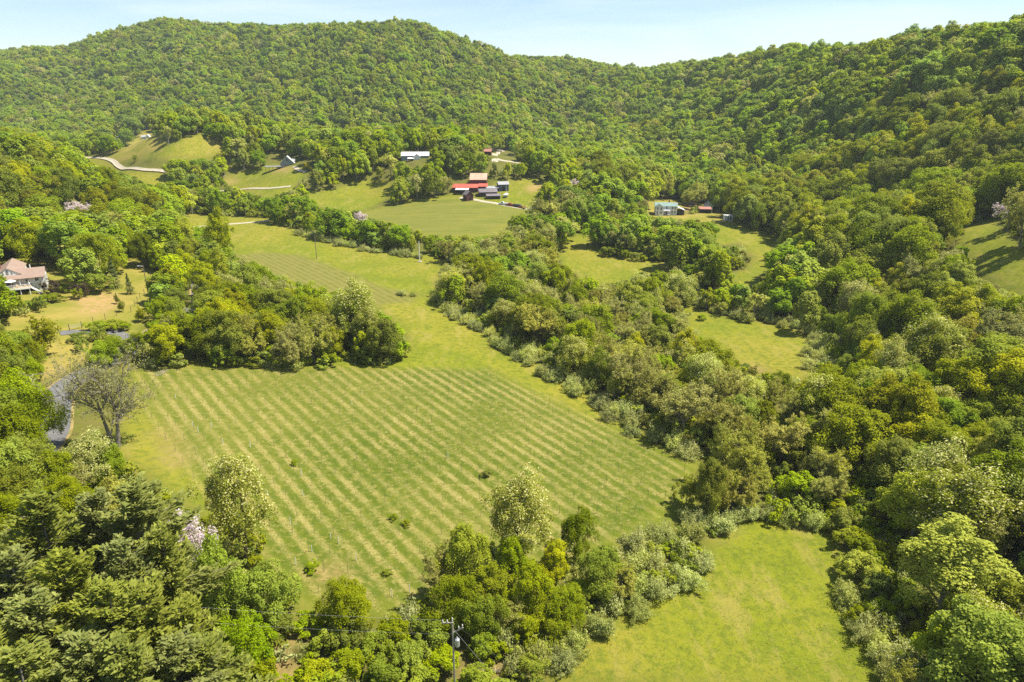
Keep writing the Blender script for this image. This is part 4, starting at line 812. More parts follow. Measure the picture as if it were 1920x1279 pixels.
def window(parent, x, z, w, h, y=None, side=None, frame='trim_white', name='window'):
    """window set 3 cm proud of a wall; y = plane of a front wall, side = (x plane, +1/-1) with x then meaning y"""
    f = MB(); g = MB(); b = .09
    if side is None:
        f.box(x-w/2-b, x+w/2+b, y-.05, y+.02, z-b, z+h+b); g.box(x-w/2, x+w/2, y-.075, y-.052, z, z+h); m = MB().box(x-.025, x+.025, y-.095, y-.078, z, z+h).box(x-w/2, x+w/2, y-.094, y-.079, z+h/2-.025, z+h/2+.025)
    else:
        X, s_ = side; lo, hi = sorted((X - s_*.02, X + s_*.05)); f.box(lo, hi, x-w/2-b, x+w/2+b, z-b, z+h+b); lo, hi = sorted((X + s_*.052, X + s_*.075)); g.box(lo, hi, x-w/2, x+w/2, z, z+h)
        lo, hi = sorted((X + s_*.078, X + s_*.095)); m = MB().box(lo, hi, x-.025, x+.025, z, z+h)
    o = f.build(name, frame, parent); g.build('pane', 'window_glass', o); m.build('glazing_bar', frame, o); return o
def door(parent, x, w, h, y, mat='opening_dark', z=0.0, name='door'):
    o = MB().box(x-w/2, x+w/2, y-.06, y+.02, z, z+h).build(name, mat, parent); MB().box(x+w/2-.18, x+w/2-.10, y-.11, y-.065, z+h*.48, z+h*.48+.06).build('handle', 'steel_grey', o); return o

def left_house():
    p = spot(88, 548); rz = R_(29)
    t_ = thing('house', (p[0] - 1.0, p[1] + 2.0, p[2]), 'white ranch house with tan shingle roof, brick chimney and raised deck', 'house', rz=rz)
    B = 2.5                                     # height of the deck floor over the downhill basement
    gable_walls(MB(), -26, 0, 0, 7, B + 2.6, 1.7).build('wall', 'siding_white', t_)
    r = gable_roof(MB(), -26, 0, -1.4, 7, B + 2.45, 2.0, eave=.5).build('roof', 'roof_tan', t_)
    gable_walls(MB(), -12.4, -6.0, .1, 16, B + 3.5, 2.0, 'y').build('wall', 'wall_white', t_); gable_roof(MB(), -12.4, -6.0, .1, 16, B + 3.5, 2.0, 'y', .3, .15).build('roof', 'roof_tan', t_)
    MB().box(-13.1, -11.9, 9.6, 10.6, B + 3.0, B + 7.2).build('chimney', 'brick_red', t_); MB().box(-13.2, -11.8, 9.5, 10.7, B + 7.21, B + 7.4).build('chimney_cap', 'concrete', t_)
    MB().tube([(-3.6, 3.8, B + 3.2), (-3.6, 3.8, B + 5.4)], .16, 8).build('vent_pipe', 'tube_white', t_)
    MB().box(-3.0, -1.0, 7.4, 8.6, B + 2.2, B + 3.1).build('rear_roof', 'roof_slate', t_)
    fan = MB(); n = 8; pts = [(-9.2 + .36 * math.cos(a), 0.04, B + 4.6 + .42 * math.sin(a)) for a in np.linspace(0, math.pi, n)]
    fan.poly(pts + [(x, 0.07, z) for x, y, z in pts], [tuple(range(n))]); fan.build('arched_window', 'window_glass', t_)
    window(t_, -9.2, B + 3.75, .6, .75, .1); window(t_, -10.3, B + 3.75, .36, .75, .1); window(t_, -8.1, B + 3.75, .36, .75, .1)
    for x in (-9.3, -11.6, -14.2, -17, -20): window(t_, x, B + .1, 1.6, 2.0, 0.0, name='patio_door')
    for x in (-2.2, -4.6): window(t_, x, B + .9, .9, 1.2, 0.0)
    window(t_, 2.4, B + .8, 1.0, 1.2, side=(0, 1)); window(t_, 5.0, B + .8, 1.0, 1.2, side=(0, 1))
    d = MB().box(-25, -3.8, -4.2, -.06, B - .22, B).build('deck', 'deck_tan', t_); MB().box(-25, -3.8, -4.32, -4.21, B - .42, B + .02).build('fascia', 'trim_white', d)
    for x in np.arange(-24.8, -3.8, 2.3): MB().box(x-.09, x+.09, -4.12, -3.94, -1.2, B - .23).build('deck_post', 'trim_white', t_)
    for x in (-24.8, -20.2, -15.6, -13.3, -11.0, -8.7, -6.4, -4.2): MB().box(x-.08, x+.08, -1.7, -1.54, B + .005, B + 2.3).build('porch_post', 'trim_white', t_)
    rail = MB().box(-25, -3.8, -4.18, -4.08, B + .92, B + 1.02); rail.box(-3.9, -3.82, -4.0, -1.0, B + .92, B + 1.02).build('rail', 'trim_white', t_)
    bal = MB()
    for x in np.arange(-25, -3.8, .22): bal.box(x-.03, x+.03, -4.15, -4.11, B + .01, B + .915)
    tag(bal.build('balusters', 'trim_white', t_), kind='stuff')
    for k in range(9): MB().box(-3.76 + k*.32, -3.46 + k*.32, -3.6, -2.2, B - .28*(k+1) - .2, B - .28*(k+1)).build('stair_step', 'trim_white', t_)
    MB().box(-25, -3.8, -.3, -.08, -.3, B - .45).build('basement_opening', 'opening_dark', t_)
    MB().slab([(-3.8,-4.2,B+1.0),(-3.7,-4.2,B+1.0),(-.8,-4.2,-1.4),(-.9,-4.2,-1.4)], .08).build('stair_rail', 'trim_white', t_)
    c, s_ = math.cos(rz), math.sin(rz)
    def W(x, y, z): return (p[0] - 1.0 + x * c - y * s_, p[1] + 2.0 + x * s_ + y * c, p[2] + z)
    u = thing('patio_umbrella', W(-8.6, -2.7, B), 'pale blue-white patio umbrella open on the house deck', 'umbrella')
    n = 8; ring = [(1.5 * math.cos(2*math.pi*k/n), 1.5 * math.sin(2*math.pi*k/n), 2.05) for k in range(n)]
    MB().poly(ring + [(0, 0, 2.6)] + [(x, y, z - .03) for x, y, z in ring] + [(0, 0, 2.55)], [(k, (k+1) % n, n) for k in range(n)] + [(n+1+(k+1) % n, n+1+k, 2*n+1) for k in range(n)]).build('canopy', 'umbrella_white', u); MB().tube([(0,0,0),(0,0,2.5)], .03, 6).build('pole', 'steel_grey', u)
    MB().tube([(0,0,.005),(0,0,.08)], .3, 10).build('base', 'steel_grey', u)
    for q, (x, y) in enumerate([(-10.6,-3.0),(-6.9,-3.2),(-5.2,-2.4),(-12.6,-2.8)]):
        ch = thing('deck_chair', W(x, y, B + .002), 'tan deck chair on the raised house deck', 'chair', 'tan deck chairs on the raised deck', rz + q)
        MB().box(-.28,.28,-.28,.28,.38,.44).build('seat', 'chair_tan', ch); MB().slab([(-.28,.29,.45),(.28,.29,.45),(.28,.45,1.0),(-.28,.45,1.0)], .04).build('backrest', 'chair_tan', ch)
        for sx in (-.25, .21):
            for sy in (-.25, .21): MB().box(sx, sx+.04, sy, sy+.04, 0, .379).build('leg', 'chair_tan', ch)
left_house()

def farmhouse():
    p = spot(1228, 404); t_ = thing('farmhouse', (p[0], p[1], p[2]), 'white two-storey farmhouse with teal metal roof and front porch', 'house', rz=R_(-8))
    gable_walls(MB(), 0, 12.5, 2.6, 8.4, 5.0, 1.5).build('wall', 'siding_white', t_); gable_roof(MB(), 0, 12.5, 2.6, 8.4, 5.0, 1.5).build('roof', 'roof_teal', t_)
    gable_walls(MB(), .0, 4.6, -.6, 5.4, 5.0, 1.3, 'y').build('wing', 'siding_white', t_); gable_roof(MB(), .0, 4.6, -.6, 5.4, 5.0, 1.3, 'y').build('wing_roof', 'roof_teal', t_)
    MB().slab([(12.55,2.2,4.6),(12.55,8.6,4.6),(17.0,8.6,2.7),(17.0,2.2,2.7)], .12).build('lean_to_roof', 'roof_light', t_); MB().box(12.52, 16.6, 3.2, 8.2, -.6, 2.6).build('lean_to_wall', 'board_dark', t_)
    for y in (2.5, 5.3, 8.2): MB().box(16.65, 16.85, y-.1, y+.1, -.4, 2.66).build('lean_to_post', 'timber_post', t_)
    MB().slab([(4.7,-.2,2.55),(8.6,-.2,2.55),(8.6,2.55,3.3),(4.7,2.55,3.3)], .12).build('porch_roof', 'roof_grey', t_); MB().box(4.65, 8.6, -.1, 2.55, -.3, .3).build('porch_floor', 'concrete', t_)
    for x in (4.9, 6.1, 7.3, 8.4): MB().box(x-.08, x+.08, .02, .18, .31, 2.5).build('porch_post', 'trim_white', t_)
    for x, z in ((9.8,.9),(11.4,.9),(9.8,3.3),(11.4,3.3),(6.6,3.6)): window(t_, x, z, .8, 1.3, 2.6)
    for x, z in ((1.3,.9),(3.3,.9),(1.3,3.3),(3.3,3.3)): window(t_, x, z, .8, 1.3, -.6)
    for y, z in ((4,.9),(6.6,.9),(4,3.3),(6.6,3.3)): window(t_, y, z, .8, 1.3, side=(0, -1))
    door(t_, 6.6, 1.0, 2.1, 2.6, z=.31); MB().box(7.7, 8.5, 6.2, 7.0, 5.6, 7.6).build('chimney', 'brick_red', t_)
    p = spot(1312, 400); s_ = thing('open_shed', p, 'low rusty-red roofed shed with dark open front by farmhouse', 'shed', rz=R_(-6))
    MB().box(0, 6.6, 0, 4, -.5, 2.4).build('wall', 'board_dark', s_); MB().slab([(-.3,-.6,2.45),(6.9,-.6,2.45),(6.9,4.3,3.2),(-.3,4.3,3.2)], .1).build('roof', 'roof_rose', s_); MB().box(.4, 6.2, -.05, .03, 0, 2.0).build('opening', 'opening_dark', s_)
    p = spot(1323, 398); s_ = thing('outbuilding', (p[0] + .5, p[1] + 5, ground(p[0] + .5, p[1] + 5)), 'white gabled outbuilding behind the rusty-red shed', 'outbuilding', rz=R_(-10))
    gable_walls(MB(), 0, 5, 0, 5, 3.8, 1.9, 'y').build('wall', 'siding_white', s_); gable_roof(MB(), 0, 5, 0, 5, 3.8, 1.9, 'y', .3, .2).build('roof', 'roof_grey', s_); window(s_, 2.5, 4.0, .7, .8, 0); window(s_, 3.6, 1.2, .8, 1.2, 0); door(s_, 1.5, 1.0, 2.1, 0)
    p = spot(1358, 414); s_ = thing('small_shed', p, 'small flat white shed with two dark doors near farmhouse meadow', 'shed', rz=R_(-4))
    MB().box(0, 4.4, 0, 3, -.4, 2.4).build('wall', 'wall_white', s_); MB().slab([(-.2,-.3,2.55),(4.6,-.3,2.55),(4.6,3.2,2.75),(-.2,3.2,2.75)], .1).build('roof', 'roof_light', s_); door(s_, 2.0, .7, 1.6, 0, z=.3); door(s_, 3.3, .7, 1.6, 0, z=.3)
farmhouse()

def farmyard():
    p = spot(848, 366); a = thing('long_shed', (p[0], p[1] + 4, float(ground(p[0], p[1] + 4))), 'long farm shed with bright red metal roof and pale awning', 'shed', rz=R_(-3))
    gable_walls(MB(), 0, 15, 0, 8, 3.0, 1.6).build('wall', 'board_maroon', a); gable_roof(MB(), 0, 15, 0, 8, 3.0, 1.6).build('roof', 'roof_red', a)
    MB().slab([(2,-4.2,2.2),(10,-4.2,2.2),(10,-.5,2.75),(2,-.5,2.75)], .08).build('awning', 'roof_light', a)
    for x in (2.3, 6, 9.7): MB().box(x-.08, x+.08, -4.0, -3.84, -.3, 2.1).build('awning_post', 'timber_post', a)
    for x in (3.5, 6.5, 9.0): door(a, x, 2.0, 2.2, 0, name='bay_opening')
    p2 = (p[0] + 13, p[1] + 13); b = thing('barn', (*p2, float(ground(*p2))), 'tall barn with faded rust-pink metal roof behind red shed', 'barn', rz=R_(-3))
    gable_walls(MB(), -3, 7, 0, 8, 4.4, 3.2).build('wall', 'board_maroon', b); gable_roof(MB(), -3, 7, 0, 8, 4.4, 3.2).build('roof', 'roof_rust', b); door(b, 5.2, 1.6, 2.6, 0)
    p3 = (p[0] + 15.2, p[1] + 6.0); c = thing('link_shed', (*p3, float(ground(*p3))), 'short red-roofed lean-to joining barn and long shed', 'shed', rz=R_(-3))
    MB().box(.2, 5.4, 0, 4.6, -.5, 2.5).build('wall', 'board_maroon', c); MB().slab([(0,-.4,2.6),(5.6,-.4,2.6),(5.6,4.8,3.9),(0,4.8,3.9)], .1).build('roof', 'roof_red', c)
    q = spot(881, 377); d = thing('gable_shed', q, 'small dark maroon gabled shed at the top of the hill vineyard', 'shed', rz=R_(24))
    gable_walls(MB(), -2.2, 2.2, 0, 5.5, 3.4, 1.9, 'y').build('wall', 'board_maroon', d); gable_roof(MB(), -2.2, 2.2, 0, 5.5, 3.4, 1.9, 'y', .35, .3).build('roof', 'roof_slate', d); door(d, .6, 1.0, 2.0, 0); window(d, 3.6, 1.0, 1.0, 1.4, side=(2.2, 1))
    q = spot(899, 371); e = thing('long_barn', (q[0], q[1] + 1, float(ground(q[0], q[1] + 1))), 'low dark barn with purple-grey roof beside the gabled shed', 'barn', rz=R_(10))
    gable_walls(MB(), 0, 10.5, 0, 6, 2.8, 1.5).build('wall', 'board_maroon', e); gable_roof(MB(), 0, 10.5, 0, 6, 2.8, 1.5).build('roof', 'roof_slate', e); door(e, 2.0, 2.4, 2.2, 0, name='bay_opening')
    q = spot(913, 374); f = thing('machine_shed', (q[0], q[1] - .3, float(ground(q[0], q[1] - .3))), 'dark slant-roofed machine shed in front of the low barn', 'shed', rz=R_(8))
    MB().box(0, 8, 0, 3.6, -.5, 1.9).build('wall', 'board_dark', f); MB().slab([(-.3,-.7,1.95),(8.3,-.7,1.95),(8.3,3.8,2.7),(-.3,3.8,2.7)], .1).build('roof', 'roof_slate', f); MB().box(.5, 7.4, -.05, .03, 0, 1.6).build('opening', 'opening_dark', f)
    q = spot(912, 364); g_ = thing('back_shed', (q[0], q[1] + 3, float(ground(q[0], q[1] + 3))), 'weathered open shed between rust-roofed barn and low barn', 'shed', rz=R_(5))
    MB().box(0, 7, 0, 4, -.5, 2.3).build('wall', 'board_dark', g_); MB().slab([(-.3,-.6,2.4),(7.3,-.6,2.4),(7.3,4.3,3.1),(-.3,4.3,3.1)], .1).build('roof', 'roof_grey', g_)
    q = spot(935, 362); h = thing('grey_barn', (q[0], q[1] + 2, float(ground(q[0], q[1] + 2))), 'upright blue-grey board barn standing apart from farm sheds', 'barn', rz=R_(14))
    gable_walls(MB(), 0, 6.2, 0, 5, 4.2, 1.3).build('wall', 'board_grey', h); gable_roof(MB(), 0, 6.2, 0, 5, 4.2, 1.3).build('roof', 'roof_grey', h); door(h, 3.0, 1.6, 2.4, 0)
    q = spot(949, 370); s_ = thing('sailboat', q, 'small white sailboat with bare mast parked on farm grass', 'boat', rz=R_(70))
    n = 9; xs = np.linspace(-2.6, 2.8, n); V = []; 
    for x in xs:
        w = 1.15 * math.sqrt(max(.02, 1 - ((x + .5) / 3.32) ** 2)); V += [(x, -w, 1.75), (x, -w * .75, .95), (x, 0, .55 + .1 * (x / 3) ** 2), (x, w * .75, .95), (x, w, 1.75)]
    Fc = [(i*5+j, i*5+j+1, i*5+j+6, i*5+j+5) for i in range(n-1) for j in range(4)] + [(i*5+4, i*5, i*5+5, i*5+9) for i in range(n-1)] + [tuple(range(5))[::-1], tuple(range((n-1)*5, n*5))]
    MB().poly(V, Fc).build('hull', 'wall_white', s_); MB().box(-.9, 1.1, -.6, .6, 1.76, 2.2).build('cabin', 'wall_white', s_); MB().tube([(.3,0,1.7),(.3,0,8.6)], [.09,.05], 6).build('mast', 'tube_white', s_)
    for x in (-1.4, 1.0):
        for y in (-.7, .7): MB().box(x-.07, x+.07, y-.07, y+.07, -.2, .98).build('stand_leg', 'steel_grey', s_)
    for k in (-1, 1): MB().tube([(-1.2, k*.9, .02), (-1.2, k*.9 + .12*k, .02)], .3, 10).build('trailer_wheel', 'tyre', s_)
farmyard()

def car(u, v, mat, label, rz, pick=False):
    p = spot(u, v); t_ = thing('pickup_truck' if pick else 'parked_car', (p[0], p[1], p[2] + .03), label, 'truck' if pick else 'car', 'vehicles parked on the farm lane', R_(rz)); L = 2.6 if pick else 2.2
    prof = [(-L,.35),(-L,.95),(-L*.72,1.0),(-L*.45,1.5),(L*.25,1.52),(L*.55,1.02),(L*.98,.88),(L,.35)] if not pick else [(-L,.45),(-L,1.05),(-.2,1.08),(0,1.75),(1.0,1.75),(1.4,1.12),(L*.98,1.0),(L,.45)]
    n = len(prof); m = MB(); V = []
    for y, k in ((-.88, 1), (.88, 1)):
        for x, z in prof: V.append((x, y * (1 if z < 1.2 else .82), z))
    m.poly(V, [tuple(range(n))[::-1], tuple(range(n, 2*n))] + [(i, (i+1) % n, n + (i+1) % n, n + i) for i in range(n)]); m.build('body', mat, t_)
    g_ = MB()
    for y in (-.80, .80):
        q = [(-L*.40,1.06),(-L*.33,1.42),(L*.2,1.44),(L*.42,1.06)] if not pick else [(.1,1.14),(.2,1.66),(.92,1.66),(1.22,1.14)]
        s_ = 1 if y > 0 else -1; V = [(x, s_ * (.885 if z < 1.2 else .745), z) for x, z in q]; g_.poly(V, [(0,1,2,3) if s_ < 0 else (3,2,1,0)])
    g_.build('side_window', 'window_glass', t_)
    for x in (-L*.62, L*.62):
        for y in (-.86, .66): MB().tube([(x, y, .33), (x, y + .2, .33)], .33, 12).build('wheel', 'tyre', t_)
    for y in (-.62, .62): MB().box(L*.985, L*1.01, y-.16, y+.16, .66, .8).build('headlight', 'porcelain', t_)
car(944, 384.5, 'car_silver', 'silver pickup truck first in the line of parked vehicles', 165, True); car(955, 386.5, 'car_red', 'dark red car parked behind the silver pickup', 160)
car(965, 388, 'car_black', 'black car parked on the farm lane between red car and navy car', 150); car(972, 389, 'car_navy', 'navy car parked beside the black car', 150); car(979, 391, 'car_orange', 'rusty orange car at the end of the parked line', 155)

def aframe():
    p = spot(527, 316); t_ = thing('chalet', p, 'white steep-gabled chalet with glass front on the grassy terrace', 'house', rz=R_(12))
    gable_walls(MB(), 0, 9.0, 0, 9, 3.6, 4.4, 'y').build('wall', 'wall_shaded', t_); gable_roof(MB(), 0, 9.0, 0, 9, 3.6, 4.4, 'y', .5, .5).build('roof', 'roof_light', t_)  # white gable front, its bluish shade painted into the wall colour
    MB().box(9.02, 9.1, .2, 8.8, .6, 3.2).build('side_wall', 'siding_white', t_); MB().box(7.6, 9.6, 4.0, 6.4, 4.2, 5.9).build('dormer', 'trim_white', t_)
    for x in (1.4, 3.2, 4.9, 6.7): window(t_, x, .9, 1.2, 2.0, 0)
    window(t_, 4.5, 4.6, 1.6, 1.8, 0); window(t_, 3, 1.2, 1, 1.1, side=(9.1, 1)); window(t_, 6, 1.2, 1, 1.1, side=(9.1, 1))
    d = MB().box(-10.5, -.05, -.5, 4.5, .9, 1.15).build('deck', 'tube_white', t_); MB().box(-10.5, 9.0, -1.6, -.55, .9, 1.15).build('front_deck', 'timber_post', t_)
    for x in np.arange(-10.3, 9, 2.4): MB().box(x-.1, x+.1, -.42 if x < 0 else -1.5, -.22 if x < 0 else -1.3, -1.5, .89).build('deck_post', 'timber_post', t_)
    MB().box(-10.5, -.1, -.5, -.42, 1.95, 2.05).box(-10.5, -.1, -.49, -.43, 1.2, 1.85).build('deck_rail', 'trim_white', t_)
    p = spot(753, 303); t_ = thing('ranch_house', p, 'long grey-roofed ranch house half hidden by the hill trees', 'house', rz=R_(4))
    gable_walls(MB(), 0, 18, 0, 8, 3.6, 2.0).build('wall', 'wall_shaded', t_); gable_roof(MB(), 0, 18, 0, 8, 3.6, 2.0).build('roof', 'roof_light', t_)  # white walls in the same colour with the shade painted in
    gable_walls(MB(), 8.0, 12.4, -2.4, 3.9, 3.1, 1.5, 'y').build('porch_gable', 'siding_white', t_); gable_roof(MB(), 8.0, 12.4, -2.4, 3.9, 3.1, 1.5, 'y').build('porch_roof', 'roof_grey', t_)
    for x in (2, 4.5, 14, 16.3): window(t_, x, 1.0, 1.1, 1.3, 0)
    MB().slab([(4.2,-4.4,2.0),(8.6,-4.4,2.0),(8.6,-1.4,2.6),(4.2,-1.4,2.6)], .1).build('carport_roof', 'roof_light', t_)
    for x in (4.4, 8.4): MB().box(x-.08, x+.08, -4.2, -4.05, -.8, 1.9).build('carport_post', 'trim_white', t_)
    p = spot(265, 262); t_ = thing('far_house', p, 'white house with blue-grey roof beside the round green knoll', 'house', rz=R_(15))
    gable_walls(MB(), 0, 6, 0, 6, 2.8, 1.8).build('wall', 'siding_white', t_); gable_roof(MB(), 0, 6, 0, 6, 2.8, 1.8).build('roof', 'roof_grey', t_); gable_walls(MB(), 5.2, 9.4, -1.5, 6.5, 3.2, 2.2, 'y').build('wing', 'siding_white', t_); gable_roof(MB(), 5.2, 9.4, -1.5, 6.5, 3.2, 2.2, 'y').build('wing_roof', 'roof_light', t_)
    window(t_, 7.3, 1.0, 1.2, 1.4, -1.5); window(t_, 2, 1.0, 1.1, 1.2, 0); window(t_, 4, 1.0, 1.1, 1.2, 0)
    p = spot(218, 266); t_ = thing('white_shed', p, 'tiny white shed among trees past the far house', 'shed', rz=R_(10)); gable_walls(MB(), 0, 3.2, 0, 3, 4.4, 1.2, 'y').build('wall', 'siding_white', t_); gable_roof(MB(), 0, 3.2, 0, 3, 4.4, 1.2, 'y').build('roof', 'roof_light', t_)
    p = spot(908, 291); t_ = thing('cabin', p, 'brown-roofed cabin above the pale curved hill drive', 'cabin', rz=R_(-5)); gable_walls(MB(), 0, 4.6, 0, 4, 2.4, 1.3).build('wall', 'board_maroon', t_); gable_roof(MB(), 0, 4.6, 0, 4, 2.4, 1.3).build('roof', 'roof_rose', t_); door(t_, 2.3, .9, 2.0, 0)
aframe()

# ------------------------------------------------------------------ poles, wires, fences
def pole(u, v, H, label, mat='timber_post', r=.15, arm=False, name='utility_pole'):
    p = spot(u, v); t_ = thing(name, p, label, 'pole'); MB().tube([(0,0,-.5),(0,0,H)], [r, r*.75], 8).build('post', mat, t_)
    if arm: MB().box(-1.1, 1.1, -.06, .06, H - .7, H - .55).build('crossarm', 'timber_post', t_)
    return t_, p
pole(594, 486, 10.5, 'dark utility pole standing in the middle meadow', 'timber_post', .16)
t_, _ = pole(787, 492, 9.0, 'pale grey pole on a stone base in the middle meadow', 'tube_white', .22); MB().box(-.8, .9, -.6, .7, -.1, .35).build('base', 'concrete', t_)
t_, _ = pole(278, 552, 9.5, 'wooden pole with street lamp beside the lawn fence', 'timber_post', .15); a = MB().tube([(0,0,9.0),(-.5,-.3,9.3),(-1.0,-.6,9.35)], .05, 6).build('lamp_arm', 'steel_grey', t_); MB().box(-1.5,-.9,-.8,-.45,9.28,9.42).build('lamp_head', 'porcelain', a)
pole(422, 331, 9.0, 'grey utility pole at the wood edge below the terrace', 'tube_white', .15)
pole(938, 377, 5.0, 'thin pale post beside the farm machine shed', 'tube_white', .07, name='yard_post')
t_, p = pole(85, 396, 7.0, 'bleached dead tree trunk above the shade trees', 'timber_pale', .22, name='dead_trunk'); t_['category'] = 'dead tree'; MB().tube([(0,0,4.6),(.8,.1,5.8),(1.0,.2,6.6)], [.1,.07,.03], 5).build('branch', 'timber_pale', t_)
# the transformer pole in the thicket
P0 = spot(848, 1163, 11.5); t_ = thing('transformer_pole', P0, 'weathered power pole with grey transformer can in the thicket', 'pole'); HP = 11.5
MB().tube([(0,0,-.5),(0,0,HP)], [.13,.10], 10).build('post', 'timber_pale', t_)
a = MB().box(-1.3, .15, -.14, -.02, HP - .45, HP - .28).build('crossarm', 'timber_pale', t_)
b = MB().slab([(.0,-.06,HP-1.9),(.0,.06,HP-1.9),(1.25,.06,HP-1.1),(1.25,-.06,HP-1.1)], .12).build('brace_arm', 'timber_pale', t_)
for x, z, q in ((-1.15, HP-.27, a), (-.6, HP-.27, a), (.0, HP + .01, t_), (.75, HP-1.3, b), (1.2, HP-1.0, b)): MB().tube([(x, -.08 if q is a else 0, z), (x, -.08 if q is a else 0, z + .16), (x, -.08 if q is a else 0, z + .34)], [.05,.09,.05], 8).build('insulator', 'porcelain', q)
c = MB().tube([(.52,-.1,HP-3.9),(.52,-.1,HP-3.8),(.52,-.1,HP-2.85),(.52,-.1,HP-2.75)], [.26,.31,.31,.2], 14).build('transformer', 'steel_grey', t_); MB().tube([(.52,-.1,HP-2.76),(.52,-.1,HP-2.4)], [.07,.05], 8).build('bushing', 'porcelain', c); MB().box(.1,.3,-.14,-.06,HP-3.5,HP-3.2).build('bracket', 'steel_grey', c)
MB().tube([(.12,-.12,0),(.12,-.12,HP-3.6)], .025, 5).build('conduit', 'steel_grey', t_)
def wire(a, b, sag, label, mat='wire_pale', r=.007, group='power wires from the transformer pole', name='power_wire', n=16):
    a = np.array(a, float); b = np.array(b, float); o = thing(name, a, label, 'wire', group); pts = []
    for k in range(n + 1): f = k / n; q = (b - a) * f; pts.append((q[0], q[1], q[2] - sag * 4 * f * (1 - f)))
    MB().tube(pts, r, 4).build('cable', mat, o); return o
Wl = spot(-330, 1062, 11.5); top = np.array([Wl[0], Wl[1], Wl[2] + 11.5])
t2 = thing('utility_pole', Wl, 'plain wooden power pole past the pine grove', 'pole'); MB().tube([(0,0,-.5),(0,0,11.6)], [.17,.12], 8).build('post', 'timber_pale', t2)
wire(P0 + [-1.15,-.08,HP+.05], top, 1.3, 'upper power wire running from transformer pole over the pines'); wire(P0 + [-.1,-.15,HP-2.0], top - [0,0,2.0], 1.5, 'lower power wire running from transformer pole over the pines')
G1 = spot(925, 1268); wire(P0 + [.75,0,HP-1.0], [G1[0] + 14, G1[1] - 18, 9.0], .8, 'service wire dropping from the transformer pole toward the hayfield', 'wire_dark')
gw = thing('guy_wire', G1, 'steel guy wire with yellow marker holding the transformer pole', 'wire'); e = P0 + [0, 0, HP - 1.2] - G1; MB().tube([(0,0,-.1), tuple(e)], .02, 4).build('cable', 'steel_grey', gw); MB().tube([tuple(e * .02), tuple(e * .2)], .07, 6).build('marker', 'marker_yellow', gw)

def fence_post(u, v, H, r, label, group, mat='timber_post', name='fence_post', p=None):
    p = spot(u, v) if p is None else p; o = link(name, POSTM[(mat, r)], None, tuple(map(float, p))); o.scale = (1, 1, H); tag(o, label, 'post', group); return o
POSTM = {}
for mat in ('timber_post', 'timber_pale', 'tube_white'):
    for r in (.03, .05, .06, .08, .11): POSTM[(mat, r)] = MB().tube([(0,0,-.25),(0,0,.94),(0,0,1.0)], [r, r*.95, r*.6], 6).mesh('post', mat)
LF = [(175,606),(198,600),(219,593),(246,586),(253,574),(258,567),(263,560),(271,553),(277,540),(283,522),(287,505),(290,492)]
for u, v in LF: fence_post(u, v, 1.9, .08, 'dark wooden post of the lawn wire fence', 'posts of the lawn fence')
g1, g2 = spot(131, 621), spot(154, 616)
for q, p in enumerate((g1, g2)): fence_post(0, 0, 2.0, .11, ('dark gate post', 'second dark gate post')[q] + ' at the driveway end', None, name='gate_post', p=p)
gt = thing('field_gate', g1, 'pale wooden rail gate closing the lawn driveway', 'gate'); d = g2 - g1
for z in (1.35, .75): MB().tube([tuple(d * .04 + [0,0,z]), tuple(d * .96 + [0,0,z])], .06, 6).build('rail', 'timber_pale', gt)
MB().tube([tuple(d * .05 + [0,0,.7]), tuple(d * .95 + [0,0,1.4])], .04, 6).build('brace', 'timber_pale', gt)
for q, (u, v) in enumerate([(862,560),(885,600),(920,632),(955,655),(985,676),(1010,694),(1050,715),(1085,735),(1115,752),(1150,785),(1190,815),(1230,838)]): fence_post(u, v, 1.5, .06, 'weathered fence post along the creek grass strip', 'fence posts along the creek strip')
for u, v in [(797,532),(801,534),(870,548)]: fence_post(u, v, 1.6, .08, 'short brown post at the bend of the meadow', 'posts at the meadow bend')
lamp = spot(234, 620); t_ = thing('path_lamp', lamp, 'white lamp post with dark lantern by the driveway', 'lamp post'); MB().tube([(0,0,-.2),(0,0,1.9)], .12, 8).build('post', 'tube_white', t_); MB().tube([(0,0,1.91),(0,0,2.3),(0,0,2.5)], [.16,.16,.05], 8).build('lantern', 'opening_dark', t_)

def brush(u, v, R, n, label):
    p = spot(u, v); t_ = thing('brush_pile', p, label, 'brush pile'); g = np.random.default_rng(int(u)); m = MB()
    for _ in range(n):
        a, b = g.uniform(0, 6.283), g.uniform(0, 6.283); q = np.array([math.cos(a), math.sin(a), 0]) * R * math.sqrt(g.uniform()); L = g.uniform(.5, 1.0) * R; d = np.array([math.cos(b), math.sin(b), g.uniform(-.15, .35)]) * L; z = max(0, (1 - np.linalg.norm(q) / R)) * R * .45 * g.uniform()
        m.tube([tuple(q + [0, 0, z + .03]), tuple(q + d * .5 + [0, 0, z + .1 * L]), tuple(q + d + [0, 0, z])], [.035, .025, .01], 4)
    m.build('sticks', 'timber_pale', t_)
brush(628, 1222, 2.2, 90, 'pile of pale dead sticks below the vineyard foot'); brush(302, 700, 1.4, 40, 'small heap of cut branches at the vineyard top corner'); brush(905, 1262, 1.8, 60, 'tangle of dead twigs near the guy wire')
